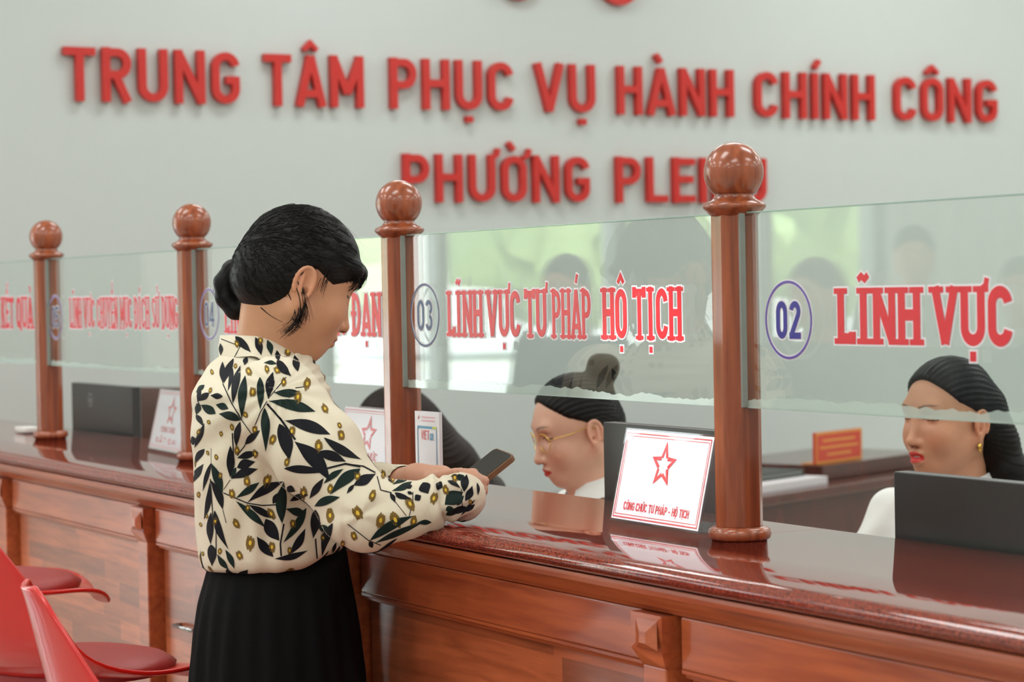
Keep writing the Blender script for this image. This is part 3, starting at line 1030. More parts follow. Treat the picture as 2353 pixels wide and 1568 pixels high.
        if np.einsum('ij,ij->i', a, np.cross(b, c_)).sum() < 0:      # faces look outwards
            F = F[:, ::-1]
        for _ in range(smooth):
            A = np.zeros_like(V); N = np.zeros(len(V))
            for i in range(4):
                for j in ((i + 1) % 4, (i + 3) % 4):
                    np.add.at(A, F[:, i], V[F[:, j]]); np.add.at(N, F[:, i], 1)
            V = V * .45 + .55 * A / np.maximum(N, 1)[:, None]
        return V, F


def skin_obj(name, parts, mats, parent=None, colors=None, mi=None):
    """parts: list of (V, F[, material index]); joined in one smooth mesh; colors: one float4 array over all vertices"""
    Vs, Fs, Ms, n = [], [], [], 0
    for p in parts:
        V, F = p[0], p[1]
        Vs.append(np.asarray(V, float)); Fs.append(np.asarray(F) + n); Ms.append(np.full(len(F), p[2] if len(p) > 2 else 0)); n += len(V)
    V = np.concatenate(Vs)
    me = bpy.data.meshes.new(name)
    quads = np.concatenate(Fs)
    k = quads.shape[1]
    me.vertices.add(len(V)); me.vertices.foreach_set('co', V.ravel().astype(np.float32))
    me.loops.add(quads.size); me.loops.foreach_set('vertex_index', quads.ravel().astype(np.int32))
    me.polygons.add(len(quads)); me.polygons.foreach_set('loop_start', np.arange(len(quads), dtype=np.int32) * k)
    for q in mats if isinstance(mats, (list, tuple)) else [mats]:
        me.materials.append(q)
    me.polygons.foreach_set('material_index', np.concatenate(Ms).astype(np.int32))
    me.polygons.foreach_set('use_smooth', np.ones(len(quads), bool))
    me.update(calc_edges=True)
    me.validate()
    if colors is not None:
        at = me.attributes.new('Col', 'FLOAT_COLOR', 'POINT')
        at.data.foreach_set('color', np.asarray(colors, np.float32).ravel())
    o = bpy.data.objects.new(name, me)
    COL.objects.link(o)
    if parent is not None:
        o.parent = parent
        o.matrix_parent_inverse = parent.matrix_basis.inverted()
    return o


def rot(yaw=0.0, pitch=0.0, roll=0.0):
    """columns: forward, left, up; yaw about z, pitch > 0 looks down, roll > 0 tips to the right"""
    cy, sy, cp, sp, cr, sr = math.cos(yaw), math.sin(yaw), math.cos(pitch), math.sin(pitch), math.cos(roll), math.sin(roll)
    Z = np.array([[cy, -sy, 0], [sy, cy, 0], [0, 0, 1]])
    Y = np.array([[cp, 0, sp], [0, 1, 0], [-sp, 0, cp]])
    X = np.array([[1, 0, 0], [0, cr, -sr], [0, sr, cr]])
    return Z @ Y @ X


def head_shape(v, lips=0.0, nose=1.0, open_=0.0, jaw=1.0, full=1.0):
    """head in the current frame: origin between the ear openings, x forward, y left, z up"""
    v.ell((.006, 0, .045), (.090, .0735, .082), .02)
    v.ell((.034, 0, .012), (.064, .060, .075), .03)
    v.ell((.038, 0, -.03), (.056, .054 * jaw, .055), .03)
    for s in (-1, 1):
        v.rc((.0, .056 * s * jaw, -.035), (.062, .018 * s, -.078), .018, .017, .03)
        v.ell((.062, .036 * s, -.020), (.028, .026 * full, .030), .02)
    v.ell((.0745, 0, -.081), (.0165, .020, .0165), .018)
    v.ell((.082, 0, -.050), (.020, .026, .026), .018)
    # brow ridge and eye hollows
    v.rc((.083, -.034, .040), (.083, .034, .040), .014, .014, .015)
    for s in (-1, 1):
        v.ell((.1, .032 * s, .020), (.016, .017, .0115), .014, '-')
        v.ell((.0795, .032 * s, .0195), (.0125, .0155, .0112), .004)
    # nose
    v.rc((.089, 0, .028), (.1075 + .004 * nose, 0, -.022), .0065, .0090, .012)
    v.ell((.1080 + .004 * nose, 0, -.0265), (.0098, .0105, .0092), .006)
    for s in (-1, 1):
        v.ell((.0995, .0125 * s, -.0285), (.0100, .0070, .0078), .005)
        v.ell((.1, .0062 * s, -.036), (.0042, .0030, .0032), .003, '-')
    # lips
    v.ell((.1000, 0, -.0505 + .002 * open_), (.0085, .020, .0056), .004)
    v.ell((.0985, 0, -.0612 - .006 * open_), (.0086, .0175, .0064), .004)
    if open_:
        v.ell((.104, 0, -.0555), (.010, .012, .0035 * open_), .003, '-')
    else:
        v.rc((.1080, -.017, -.0556), (.1080, .017, -.0556), .0022, .0022, .002, '-')


def ear_shape(v, s):
    """s = -1 right, 1 left"""
    y = .0745 * s
    Rm = rot(-.35 * s * -1, -.12)
    v.ell((-.006, y, .002), (.019, .0070, .031), .004, R=Rm)
    v.ell((.000, y - .001 * s, -.026), (.0095, .0055, .011), .006)
    v.ell((-.002, y + .0075 * s, .006), (.0105, .0062, .018), .004, '-', R=Rm)
    rim = [(-.006 + .0165 * math.cos(t), y + .0042 * s, .006 + .0265 * math.sin(t)) for t in np.linspace(-.5, 3.9, 14)]
    for a, b in zip(rim[:-1], rim[1:]):
        v.rc(a, b, .0034, .0034, .003)
    v.rc((-.008, y + .004 * s, -.010), (-.011, y + .004 * s, .014), .0032, .003, .004)
    v.ell((.0075, y + .003 * s, -.004), (.0035, .0030, .0055), .003)
    v.ell((.001, y + .004 * s, -.006), (.0042, .006, .0055), .003, '-')


SKIN = np.array(lin(208, 158, 128))
LIPC = np.array(lin(176, 92, 88))


def face_colors(V, o, R, sc, skin=SKIN, lip=LIPC, lipw=1.0, brow=(.03, .02, .018), closed=True, open_=0.0):
    """natural colouring of the skin in the head's own frame: lips, brows, lash line, a warmer cheek and ear"""
    L = (V - o) @ R / sc
    x, y, z = L[:, 0], L[:, 1], L[:, 2]
    C = np.tile(skin, (len(V), 1))
    blend = lambda m, c: C.__setitem__(slice(None), C * (1 - m[:, None]) + np.array(list(c)[:3] + [1]) * m[:, None])
    ss = lambda a, b, t: np.clip((t - a) / (b - a), 0, 1) ** 2 * (3 - 2 * np.clip((t - a) / (b - a), 0, 1))
    ay = np.abs(y)
    warm = skin * np.array([1.0, .80, .74, 1])
    blend(.6 * np.exp(-(((x - .075) / .03) ** 2 + ((ay - .042) / .02) ** 2 + ((z + .02) / .02) ** 2)), warm)
    blend(.55 * (ay > .070) * (np.abs(x) < .03) * np.exp(-((z - .0) / .04) ** 2), warm)
    blend(.5 * np.exp(-(((x - .108) / .012) ** 2 + (y / .014) ** 2 + ((z + .03) / .01) ** 2)), warm)
    # lips
    lw = .0205 * lipw
    e = np.maximum(np.abs(z + .0558 + .001 * open_) / ((.0092 + .004 * open_) * np.sqrt(np.clip(1 - (y / lw) ** 2, 0, 1)) + 1e-4), 0)
    blend((1 - ss(.8, 1.05, e)) * (x > .082) * (ay < lw), lip)
    # brows and lash line
    bt = np.clip((ay - .013) / .040, 0, 1)
    bz = .0405 + .006 * np.sin(bt * 2.4)
    b = (1 - ss(.5, 1.0, np.abs(z - bz) / (.0036 * (1 - .6 * bt) + .0004))) * ss(.011, .016, ay) * (1 - ss(.046, .053, ay)) * (x > .055)
    blend(.72 * b, brow)
    et = (ay - .0325) / .0165
    ez = .0170 + .0026 * et * et - .001 * et
    l = (1 - ss(.5, 1.0, np.abs(z - ez) / (.0011 + .0007 * (et + 1)))) * (np.abs(et) < 1) * (x > .06)
    blend(.92 * l, (.015, .01, .01))
    if open_:
        blend(.8 * (1 - ss(.7, 1.0, np.sqrt((y / .0095) ** 2 + ((z + .0560) / .0026) ** 2))) * (x > .085), (.80, .76, .72))
    # nostrils
    blend(.85 * (1 - ss(.6, 1.0, np.sqrt(((ay - .0062) / .004) ** 2 + ((z + .0345) / .0034) ** 2))) * (x > .09), np.array([.05, .015, .012, 1]))
    return C


def hand_shape(v, curl=(.5, .6, .7, .8), thumb=.4, s=1, k=.004):
    """hand in the current frame: wrist at origin, x along the fingers, z out of the back; thumb on the +y side (times s)"""
    v.rc((0, 0, 0), (.035, .010 * s, 0), .021, .020, .01)
    kn = [(.082, .027 * s, .002), (.085, .008 * s, .004), (.080, -.011 * s, .002), (.071, -.028 * s, -.002)]
    for q in kn:
        v.rc((.02, q[1] * .55, 0), q, .017, .0115, .012)
    seg = [(.042, .026, .021), (.046, .030, .022), (.043, .028, .022), (.034, .021, .019)]
    for q, sg, c in zip(kn, seg, curl):
        p = np.array(q); a = 0.0
        r = .0098
        for i, l in enumerate(sg):
            a += c * (.9, 1.1, .7)[i]
            p2 = p + l * np.array([math.cos(a), 0, -math.sin(a)])
            v.rc(p, p2, r, r - .0012, k)
            p = p2; r -= .0012
    p = np.array([.018, .020 * s, -.006])
    d1 = np.array([.62, .62 * s, -.30 - .4 * thumb]); d1 /= np.linalg.norm(d1)
    d2 = np.array([.93, .12 * s, -.30 - .5 * thumb]); d2 /= np.linalg.norm(d2)
    p1 = p + .042 * d1; p2 = p1 + .033 * d2; p3 = p2 + .026 * d2
    v.rc(p, p1, .015, .0115, .012).rc(p1, p2, .0112, .0100, k).rc(p2, p3, .0100, .0082, k)


M_SKIN = mat('skin', rough=0.46, attr='Col', sss=0.12, vary=0.05, bscale=90, bump=0.03, spec=0.4)
M_HAIR = mat('black_hair', lin(15, 12, 11), rough=0.46, vary=0.4, bscale=60, bump=0.25, stretch=(1, 1, 9), spec=0.2)
M_HAIRB = mat('dark_brown_hair', lin(34, 23, 19), rough=0.45, vary=0.4, bscale=60, bump=0.35, stretch=(9, 9, 1), spec=0.22)
M_SHIRT = mat('white_shirt', lin(228, 230, 226), rough=0.75, vary=0.03, bump=0.05, bscale=300)
M_BLACK = mat('black_cloth', lin(15, 15, 16), rough=0.9, vary=0.15, bscale=260, bump=0.08, spec=0.12)
M_DARKSHOE = mat('black_leather', lin(24, 22, 22), rough=0.35, vary=0.1)


def hair_cap(v, front=.070, temple=.035, back=-.055, thick=.011, earz=.030, earx=.018):
    """hair over the skull in the current head frame, cut along a hairline"""
    t = thick
    v.ell((.003, 0, .048), (.090 + t, .0735 + t * .75, .082 + t), .01)
    v.ell((-.035, 0, .005), (.058 + t, .064 + t * .6, .065), .025)

    def cut(x, y, z):
        L = np.interp(x, [-.12, -.075, -.03, -.012, earx, .045, .085, .12], [back - .0, back, back + .012, earz - .015, earz, temple, front - .01, front])
        mid = np.exp(-(y / .035) ** 2)
        L = L + (x > .05) * .012 * mid * np.clip((x - .05) / .04, 0, 1)
        return (L - z) * .8
    v.func(cut, .010, '&')
# ------------------------------------------------------------------ the woman in the leaf-print blouse
D0 = 3.86
_rh = np.array([math.sin(_yaw), -math.cos(_yaw), 0.0])
_fh = np.array([math.cos(_yaw), math.sin(_yaw), 0.0])
RB = np.stack([_rh, _fh, [0, 0, 1]], 1)
wb0 = P(630, 1300, D0)
WO = np.array([wb0[0], wb0[1], 0.0])


def lc(px, py, D=D0):
    return RB.T @ (P(px, py, D) - WO)


def bounds(pts, pad):
    a = np.array(pts)
    return a.min(0) - pad, a.max(0) + pad


woman = empty('person', tuple(WO))
tag(woman, 'woman in a cream leaf-print blouse and black skirt leaning on the counter with a phone', 'person')

# ---- head, neck, hands: one skin
HY, HP = math.radians(86.0), math.radians(23)
HO = P(666, 662, 3.84)
HR = rot(HY, HP)
neck0 = P(612, 830, 3.86)
lo, hi = bounds([HO - .16, HO + .16, neck0 - (.09, .09, .10), neck0 + .09], 0)
v = Vol(lo, hi, .0022)
v.frame(HO, HR)
head_shape(v, nose=1.0)
ear_shape(v, -1)
ear_shape(v, 1)
nk = HR.T @ (neck0 - HO)
v.rc((-.022, 0, -.020), nk, .052, .053, .03)
v.rc((.02, 0, -.045), nk + (.02, 0, .0), .034, .045, .03)
v.frame()
v.rc(neck0 - (0, 0, .02), neck0 - (0, 0, .07), .062, .085, .03, world=True)
Vh, Fh = v.mesh(2)
Ch = face_colors(Vh, HO, HR, 1.0, skin=np.array(lin(204, 150, 117)), lip=np.array(lin(168, 92, 92)), lipw=.9)

# right hand closed round the phone, seen from the knuckle side
rw = P(1052, 1142, 3.68)
pts = []
v = Vol(*bounds([P(905, 1060, 3.6), P(1140, 1215, 3.6), P(905, 1060, 4.0), P(1140, 1215, 4.0)], .01), .0019)
W_ = lambda px, py, D: P(px, py, D)
v.rc(P(960, 1160, 3.65), rw, .027, .021, .01, world=True)
v.rc(rw, P(1080, 1108, 3.695), .021, .020, .02, world=True)
v.rc(rw, P(1078, 1140, 3.69), .021, .020, .02, world=True)
for (kx, ky, kd), (mx, my, md), (ex, ey, ed) in [((1078, 1096, 3.695), (1111, 1107, 3.705), (1098, 1108, 3.745)),
                                                 ((1082, 1116, 3.69), (1108, 1128, 3.7), (1092, 1128, 3.742)),
                                                 ((1080, 1134, 3.687), (1103, 1149, 3.698), (1086, 1147, 3.736)),
                                                 ((1074, 1152, 3.685), (1093, 1171, 3.696), (1076, 1166, 3.73))]:
    v.rc(P(kx, ky, kd), P(mx, my, md), .0118, .0092, .005, world=True)
    v.rc(P(mx, my, md), P(ex, ey, ed), .0090, .0078, .002, world=True)
v.rc(P(1058, 1112, 3.72), P(1068, 1092, 3.74), .0120, .0105, .008, world=True)
v.rc(P(1068, 1092, 3.74), P(1088, 1088, 3.755), .0102, .0085, .003, world=True)
Vr, Fr = v.mesh(2)
# left hand carrying the phone from behind
v = Vol(*bounds([P(880, 1050, 3.75), P(1120, 1150, 3.75), P(880, 1050, 4.05), P(1120, 1150, 4.05)], .01), .0019)
v.rc(P(880, 1118, 3.955), P(958, 1102, 3.87), .030, .0235, .01, world=True)
v.rc(P(958, 1102, 3.87), P(1015, 1100, 3.85), .0235, .022, .015, world=True)
v.rc(P(960, 1108, 3.875), P(1010, 1110, 3.835), .022, .019, .015, world=True)
for (kx, ky, kd), (mx, my, md), (ex, ey, ed) in [((1022, 1094, 3.865), (1058, 1088, 3.86), (1082, 1090, 3.825)),
                                                 ((1024, 1102, 3.86), (1062, 1100, 3.85), (1086, 1104, 3.815)),
                                                 ((1022, 1110, 3.85), (1056, 1114, 3.835), (1078, 1118, 3.803)),
                                                 ((1016, 1116, 3.84), (1044, 1124, 3.823), (1062, 1128, 3.795))]:
    v.rc(P(kx, ky, kd), P(mx, my, md), .0112, .0092, .004, world=True)
    v.rc(P(mx, my, md), P(ex, ey, ed), .0090, .0078, .002, world=True)
v.rc(P(992, 1106, 3.83), P(1018, 1096, 3.8), .0135, .0108, .008, world=True)
v.rc(P(1018, 1096, 3.8), P(1048, 1087, 3.783), .0106, .0084, .003, world=True)
Vl, Fl = v.mesh(2)
# trunk and legs under the clothes
v = Vol(WO + (-.35, -.35, 0), WO + (.35, .35, 1.42), .010)
v.frame(WO, RB)
zw = lc(0, 1300)[2]
v.loft([.86, zw - .05, zw + .05, zw + .22, zw + .31], [lc(640, 1400)[0], lc(640, 1330)[0], lc(630, 1240)[0], lc(625, 980)[0], lc(620, 860)[0]],
       [.02, .02, .01, 0, 0], [.10, .098, .092, .10, .06], [.155, .14, .13, .15, .11], 2.1)
for s in (-1, 1):
    v.chain([(.01, .02 + .085 * s, .90), (.02, .02 + .075 * s, .50), (-.01, .02 + .075 * s, .085)], [.07, .05, .036], .03)
    v.rc((-.02, .02 + .075 * s, .06), (.14, .02 + .08 * s, .035), .04, .03, .03)
v.frame()
v.chain([P(640, 920, 3.73), P(825, 1165, 3.65), P(960, 1160, 3.655)], [.05, .042, .031], .03, True)
v.chain([P(650, 900, 4.0), P(800, 1160, 4.02), P(880, 1118, 3.955)], [.05, .042, .031], .03, True)
Vt, Ft = v.mesh(1)
skc = np.array(lin(204, 150, 117))
hand_c = np.array(lin(205, 152, 126))
allc = np.concatenate([Ch, np.tile(hand_c, (len(Vr), 1)), np.tile(hand_c, (len(Vl), 1)), np.tile(skc, (len(Vt), 1))])
skin_obj('body', [(Vh, Fh), (Vr, Fr), (Vl, Fl), (Vt, Ft)], M_SKIN, woman, allc)
for s in (-1, 1):
    q = WO + RB @ np.array([.05, .02 + .078 * s, 0])
    mb = MB()
    f = RB @ np.array([1, 0, 0])
    sd = RB @ np.array([0, 1, 0])
    vv, ff = [], []
    prof = [(-.075, .022), (-.06, .034), (0, .033), (.06, .040), (.11, .034), (.135, .012)]
    for a, wd in prof:
        hgt = .065 if a < 0 else .065 - .25 * a
        for k in range(10):
            t = math.pi * k / 9
            vv.append(q + f * a + sd * wd * math.cos(t) + np.array([0, 0, .004 + hgt * math.sin(t)]))
    for i in range(len(prof) - 1):
        for k in range(9):
            ff.append((i * 10 + k, i * 10 + k + 1, i * 10 + 11 + k, i * 10 + 10 + k))
        ff.append((i * 10 + 9, i * 10, i * 10 + 10, i * 10 + 19))
    ff += [tuple(range(10)), tuple(range(50, 60))]
    mb.add(vv, ff, 0, True).build('shoe', M_DARKSHOE, woman)

# ---- hair
v = Vol(*bounds([HO - .19, HO + .19], 0), .0020)
v.frame(HO, HR)
hair_cap(v, front=.054, temple=.020, back=-.080, thick=.012, earz=.036, earx=.008)
# fringe rolling over the brow
v.rc((.080, -.050, .062), (.100, -.012, .066), .014, .013, .012).rc((.100, -.012, .066), (.092, .04, .062), .013, .012, .012)
v.rc((.098, -.030, .062), (.104, -.022, .046), .009, .004, .006).rc((.104, 0, .062), (.109, .004, .044), .009, .004, .006)
v.frame()
DB = 3.865
v.rc(P(618, 640, 3.85), P(596, 612, DB), .034, .018, .02, world=True)
v.rc(P(630, 690, 3.845), P(590, 700, DB), .034, .02, .02, world=True)
loop = [(600, 610), (566, 606), (535, 622), (516, 650), (520, 684), (541, 710), (570, 712), (592, 690), (582, 655)]
for (a, b), (c, d) in zip(loop[:-1], loop[1:]):
    v.rc(P(a, b, DB), P(c, d, DB), .0165, .0175, .008, world=True)
v.rc(P(548, 655, DB + .012), P(552, 675, DB + .012), .020, .020, .01, world=True)
v.rc(P(568, 631, DB - .05), P(568, 631, DB + .06), .0056, .0056, .004, '-', world=True)
Vq, Fq = v.mesh(1)
# strands: shallow grooves running back from the forehead to the tie
tie = P(604, 650, DB)
rel = Vq - tie
ang = np.arctan2(rel @ UP, rel @ RT)
ang2 = np.arctan2(rel @ FW, rel @ UP)
cen = Vq.mean(0)
nrm = (Vq - HO); nrm /= np.linalg.norm(nrm, axis=1)[:, None]
amp = .0004 * np.sin(ang * 97 + 3 * np.sin(ang2 * 9)) + .0006 * np.sin(ang * 37 + 1.3) + .0005 * np.sin(ang * 17)
Lz = (Vq - HO) @ HR[:, 2]
Vq = Vq + nrm * (.45 * amp * np.clip((Lz + .055) / .04, 0, 1))[:, None]
hair = skin_obj('hair', [(Vq, Fq)], M_HAIR, woman)
st = MB()


def lock(pts, D, r, n=1, spread=3.0, drift=6.0):
    for _ in range(n):
        j = rng.normal(0, 1, 2) * spread
        e = rng.normal(0, 1, 2) * drift
        m = len(pts)
        q = []
        for i, (a, b) in enumerate(pts):
            t = i / (m - 1)
            q.append((a + j[0] + e[0] * t, b + j[1] + e[1] * t))
        q = np.array(q)
        t = np.linspace(0, 1, 14)
        s = np.linspace(0, 1, m)
        if m == 3:
            b0, b1, b2 = (1 - t) ** 2, 2 * t * (1 - t), t ** 2
            px = b0 * q[0, 0] + b1 * q[1, 0] + b2 * q[2, 0]; py = b0 * q[0, 1] + b1 * q[1, 1] + b2 * q[2, 1]
        else:
            b0, b1, b2, b3 = (1 - t) ** 3, 3 * t * (1 - t) ** 2, 3 * t ** 2 * (1 - t), t ** 3
            px = b0 * q[0, 0] + b1 * q[1, 0] + b2 * q[2, 0] + b3 * q[3, 0]; py = b0 * q[0, 1] + b1 * q[1, 1] + b2 * q[2, 1] + b3 * q[3, 1]
        dd = D + rng.normal(0, .003)
        st.tube([P(x, y, dd) for x, y in zip(px, py)], [r * (1 - .75 * u) for u in t], 5)


lock([(668, 640), (694, 690), (704, 735), (646, 770)], 3.770, .0010, 17, 4, 6)       # loose lock below the ear
lock([(655, 650), (688, 705), (700, 748), (655, 765)], 3.772, .0009, 14, 4, 6)
lock([(684, 648), (703, 690), (702, 735)], 3.768, .0009, 14, 3, 4)
lock([(692, 660), (708, 695), (716, 735)], 3.765, .0006, 5, 3, 4)
lock([(628, 680), (655, 715), (690, 738)], 3.778, .0012, 26, 8, 5)
lock([(610, 700), (632, 728), (655, 742)], 3.786, .0009, 16, 7, 6)
lock([(590, 712), (606, 736), (622, 748)], 3.80, .0007, 14, 6, 5)
lock([(800, 596), (838, 612), (843, 648), (816, 666)], 3.845, .0008, 34, 4, 3)       # fringe ends
lock([(790, 600), (826, 622), (828, 652), (806, 664)], 3.83, .0008, 24, 5, 3)
lock([(752, 636), (744, 652), (740, 672)], 3.775, .0006, 12, 5, 4)
lock([(575, 715), (540, 735), (505, 700), (497, 660)], 3.85, .0006, 14, 5, 6)
lock([(600, 610), (550, 585), (505, 620), (500, 680)], 3.85, .0006, 14, 4, 5)
lock([(610, 560), (700, 470), (780, 500), (822, 590)], 3.84, .00035, 12, 8, 8)       # flyaways
lock([(590, 560), (640, 500), (720, 486)], 3.84, .00035, 8, 6, 8)
# fine strands combed over the cap towards the tie
hb = BVHTree.FromPolygons([Vector(q) for q in Vq], [tuple(map(int, f)) for f in Fq])
vis = np.where(((Vq - HO) @ (-FW) > .0) & (Lz > -.045))[0]
tv = np.array(P(600, 645, 3.83))
for c in rng.choice(vis, 640):
    p_ = Vq[c]
    if np.linalg.norm(p_ - tv) < .045:
        continue
    path = []
    L_ = rng.uniform(.45, .9)
    for t in np.linspace(0, L_, 15):
        w_ = p_ * (1 - t) + tv * t + UP * .018 * math.sin(math.pi * t)
        loc, n2, _, _ = hb.find_nearest(Vector(w_), .08)
        if loc is None:
            continue
        if n2.dot(Vector(loc) - Vector(HO)) < 0:
            n2 = -n2
        path.append(np.array(loc + n2 * .0013))
    if len(path) > 6:
        st.tube(path, [.00055 * (1 - .6 * i / len(path)) for i in range(len(path))], 4)
for k in range(60):                                                  # short hair at the nape
    a0, b0 = rng.uniform(566, 640), rng.uniform(690, 704)
    lock([(a0, b0), (a0 + rng.uniform(0, 8), b0 + 14), (a0 + rng.uniform(2, 18), b0 + rng.uniform(18, 40))], 3.835 - .0007 * (a0 - 566), .0007, 1, 1, 2)
st.build('loose_strands', M_HAIR, hair)
MB().tube([P(600 + 13 * math.cos(t), 652 + 44 * math.sin(t), 3.82 + .02 * math.cos(t)) for t in np.linspace(0, 6.28, 20)], .0035, 7).build('hair_tie', M_BLACK, hair)

# ---- blouse
v = Vol(*bounds([P(425, 760, 3.5), P(1110, 1340, 3.5), P(425, 760, 4.2), P(1110, 1340, 4.2)], .01), .0042)
v.frame(WO, RB)
rows = [(1345, 470, 775, .02, .13), (1300, 462, 800, .02, .155), (1270, 457, 806, .02, .165), (1200, 452, 785, .01, .160), (1100, 446, 772, 0, .160), (1000, 443, 768, 0, .165),
        (940, 445, 766, 0, .175), (900, 451, 758, 0, .180), (870, 462, 745, 0, .165), (845, 480, 732, 0, .125), (826, 500, 722, 0, .085), (812, 510, 716, 0, .07)]
zs = [lc((a + b) / 2, y)[2] for y, a, b, c, h in rows]
cx = [lc((a + b) / 2, y)[0] for y, a, b, c, h in rows]
hx = [(b - a) / 2 / FPX * D0 for y, a, b, c, h in rows]
v.loft(zs, cx, [r[3] for r in rows], hx, [r[4] for r in rows], 2.15, .001)
v.frame()
a1, a2, a3 = P(634, 925, 3.705), P(735, 1048, 3.665), P(832, 1178, 3.630)
v.rc(a1, a2, .075, .069, .022, world=True).rc(a2, a3, .069, .054, .02, world=True)
v.rc(a3, P(846, 1205, 3.625), .054, .040, .02, world=True)
f1, f2, f3, f4 = P(842, 1192, 3.625), P(920, 1172, 3.632), P(990, 1158, 3.648), P(1012, 1150, 3.655)
v.rc(f1, f2, .050, .045, .018, world=True).rc(f2, f3, .045, .0375, .015, world=True).rc(f3, f4, .0375, .036, .01, world=True)
v.rc(P(1004, 1152, 3.648), P(1013, 1152, 3.652), .0385, .0370, .008, world=True)
v.rc(P(1026, 1148, 3.659), P(1056, 1140, 3.674), .0285, .0345, .002, world=True).rc(P(1056, 1140, 3.674), P(1074, 1141, 3.68), .0345, .031, .008, world=True)
v.rc(P(1066, 1132, 3.679), P(1070, 1160, 3.676), .028, .024, .012, world=True)
l1, l2, l3, l4 = P(660, 905, 4.0), P(770, 1150, 4.03), P(870, 1118, 3.945), P(940, 1108, 3.895)
v.chain([l1, l2], [.07, .055], .022, True)
v.chain([l2, l3, l4], [.052, .038, .030], .015, True)
# open neck and hem
v.frame(WO, RB)
nz = lc(610, 800)
v.ell((lc(612, 800)[0], 0, lc(612, 806)[2]), (.070, .062, .035), .008, '-')
p1_, p2_, p3_ = lc(462, 1312), lc(700, 1292), lc(806, 1250)


def hemcut(x, y, z):
    L = np.interp(x, [p1_[0], p2_[0], p3_[0]], [p1_[2], p2_[2], p3_[2]])
    return np.where(z < L + .2, (L - z), -1.0)


v.func(hemcut, .016, '&', WO + (-.3, -.3, HC - .2), WO + (.3, .3, HC + .03))
v.frame()
v.rc(P(1086, 1140, 3.690), P(1126, 1130, 3.715), .021, .031, .004, '-', world=True)
v.rc(P(925, 1109, 3.90), P(975, 1101, 3.87), .0262, .030, .003, '-', world=True)
Vb, Fb = v.mesh(2)


def folds(V):
    """cloth creases: fanning from the elbow, pulled from the shoulder, gathered above the waist and at the cuff"""
    out = np.zeros(len(V))
    E = a3
    d = V - E
    r = np.linalg.norm(d, axis=1)
    an = np.arctan2(d @ UP, d @ RT)
    out += .0030 * np.exp(-((r - .085) / .045) ** 2) * np.sin(an * 5 + 34 * r) * (0.6 + 0.4 * np.sin(an * 2 + 1))
    S = P(655, 890, 3.7)
    d = V - S; r = np.linalg.norm(d, axis=1); an = np.arctan2(d @ UP, d @ RT)
    out += .0022 * np.exp(-((r - .15) / .10) ** 2) * np.sin(an * 17 + 3)
    zz = V[:, 2] - (HC + .0)
    lat = (V - WO) @ _rh
    dep = (V - WO) @ _fh
    out += .0040 * np.exp(-((zz + .01) / .055) ** 2) * np.sin(lat * 95 + dep * 60 + 2.0 * np.sin(lat * 30)) * (V @ RT < (P(815, 1200, D0) @ RT))
    out += .0022 * np.sin(lat * 26 + 14 * zz + 1.0) * np.exp(-((lat + .10) / .12) ** 2)
    C = P(1040, 1145, 3.667)
    d = V - C; ax = d @ (RT * .98 + UP * .1)
    near = np.linalg.norm(d, axis=1) < .07
    out += near * .0026 * np.sin(np.arctan2(d @ UP, d @ FW) * 8 + 40 * ax) * np.exp(-(ax / .03) ** 2)
    out -= near * .0085 * np.exp(-((ax + .0150 + .10 * (d @ UP)) / .0048) ** 2)
    out += near * .0030 * np.exp(-((ax + .0260) / .008) ** 2)
    return out


def vnormals(V, F):
    n = np.cross(V[F[:, 2]] - V[F[:, 0]], V[F[:, 3]] - V[F[:, 1]])
    N = np.zeros_like(V)
    for i in range(4):
        np.add.at(N, F[:, i], n)
    return N / (np.linalg.norm(N, axis=1)[:, None] + 1e-12)


Vb = Vb + vnormals(Vb, Fb) * folds(Vb)[:, None]
# collar: stand rising round the neck, fold lying outside it
cT = [(508, 771), (540, 771), (591, 773), (623, 783), (650, 798), (677, 815), (702, 838), (716, 856)]
cBt = [(503, 823), (540, 821), (585, 818), (615, 836), (640, 858), (665, 868), (700, 874), (724, 884)]
NR = 56
rowsv = []
for kind in range(5):
    ring = []
    for k in range(NR):
        a = 2 * math.pi * k / NR
        tx = (1 - math.cos(a)) / 2
        dep = math.sin(a)
        xt = 508 + tx * 208
        yt = np.interp(xt, [q[0] for q in cT], [q[1] for q in cT])
        xb_ = 503 + tx * 221
        yb_ = np.interp(xb_, [q[0] for q in cBt], [q[1] for q in cBt])
        if kind == 0:
            ring.append(P(xt + (6 if tx < .5 else -6), yt + 32, D0 - dep * .060))
        elif kind == 1:
            ring.append(P(xt + 2 * math.cos(a), yt + 1, D0 - dep * .0615))
        elif kind == 2:
            ring.append(P(xt - 2 * math.cos(a), yt - .5, D0 - dep * .066))
        elif kind == 3:
            ring.append(P((xt + xb_) / 2 - 4 * math.cos(a), (yt * .55 + yb_ * .45), D0 - dep * .076))
        else:
            ring.append(P(xb_, yb_, D0 - dep * (.086 + .03 * tx)))
    rowsv += ring
Vc = np.array(rowsv)
Fc = np.array([(i * NR + k, i * NR + (k + 1) % NR, (i + 1) * NR + (k + 1) % NR, (i + 1) * NR + k) for i in range(4) for k in range(NR)])

# printed leaves, flowers and stems laid on the cloth
tri = [tuple(map(int, f)) for f in Fb]
Vall = np.concatenate([Vb, Vc]); Fall = np.concatenate([Fb, Fc + len(Vb)])
bvh = BVHTree.FromPolygons([Vector(q) for q in Vall], [tuple(map(int, f)) for f in Fall])
camv = Vector(CAM)
dec = {1: ([], []), 2: ([], []), 3: ([], []), 4: ([], [])}


def hit(px, py):
    d = Vector(P(px, py, 1.0) - CAM).normalized()
    loc, n, i, dist = bvh.ray_cast(camv, d, 6.0)
    if loc is None:
        return None
    if n.dot(d) > 0:
        n = -n
    return loc + n * .0006 - d * .0004, dist


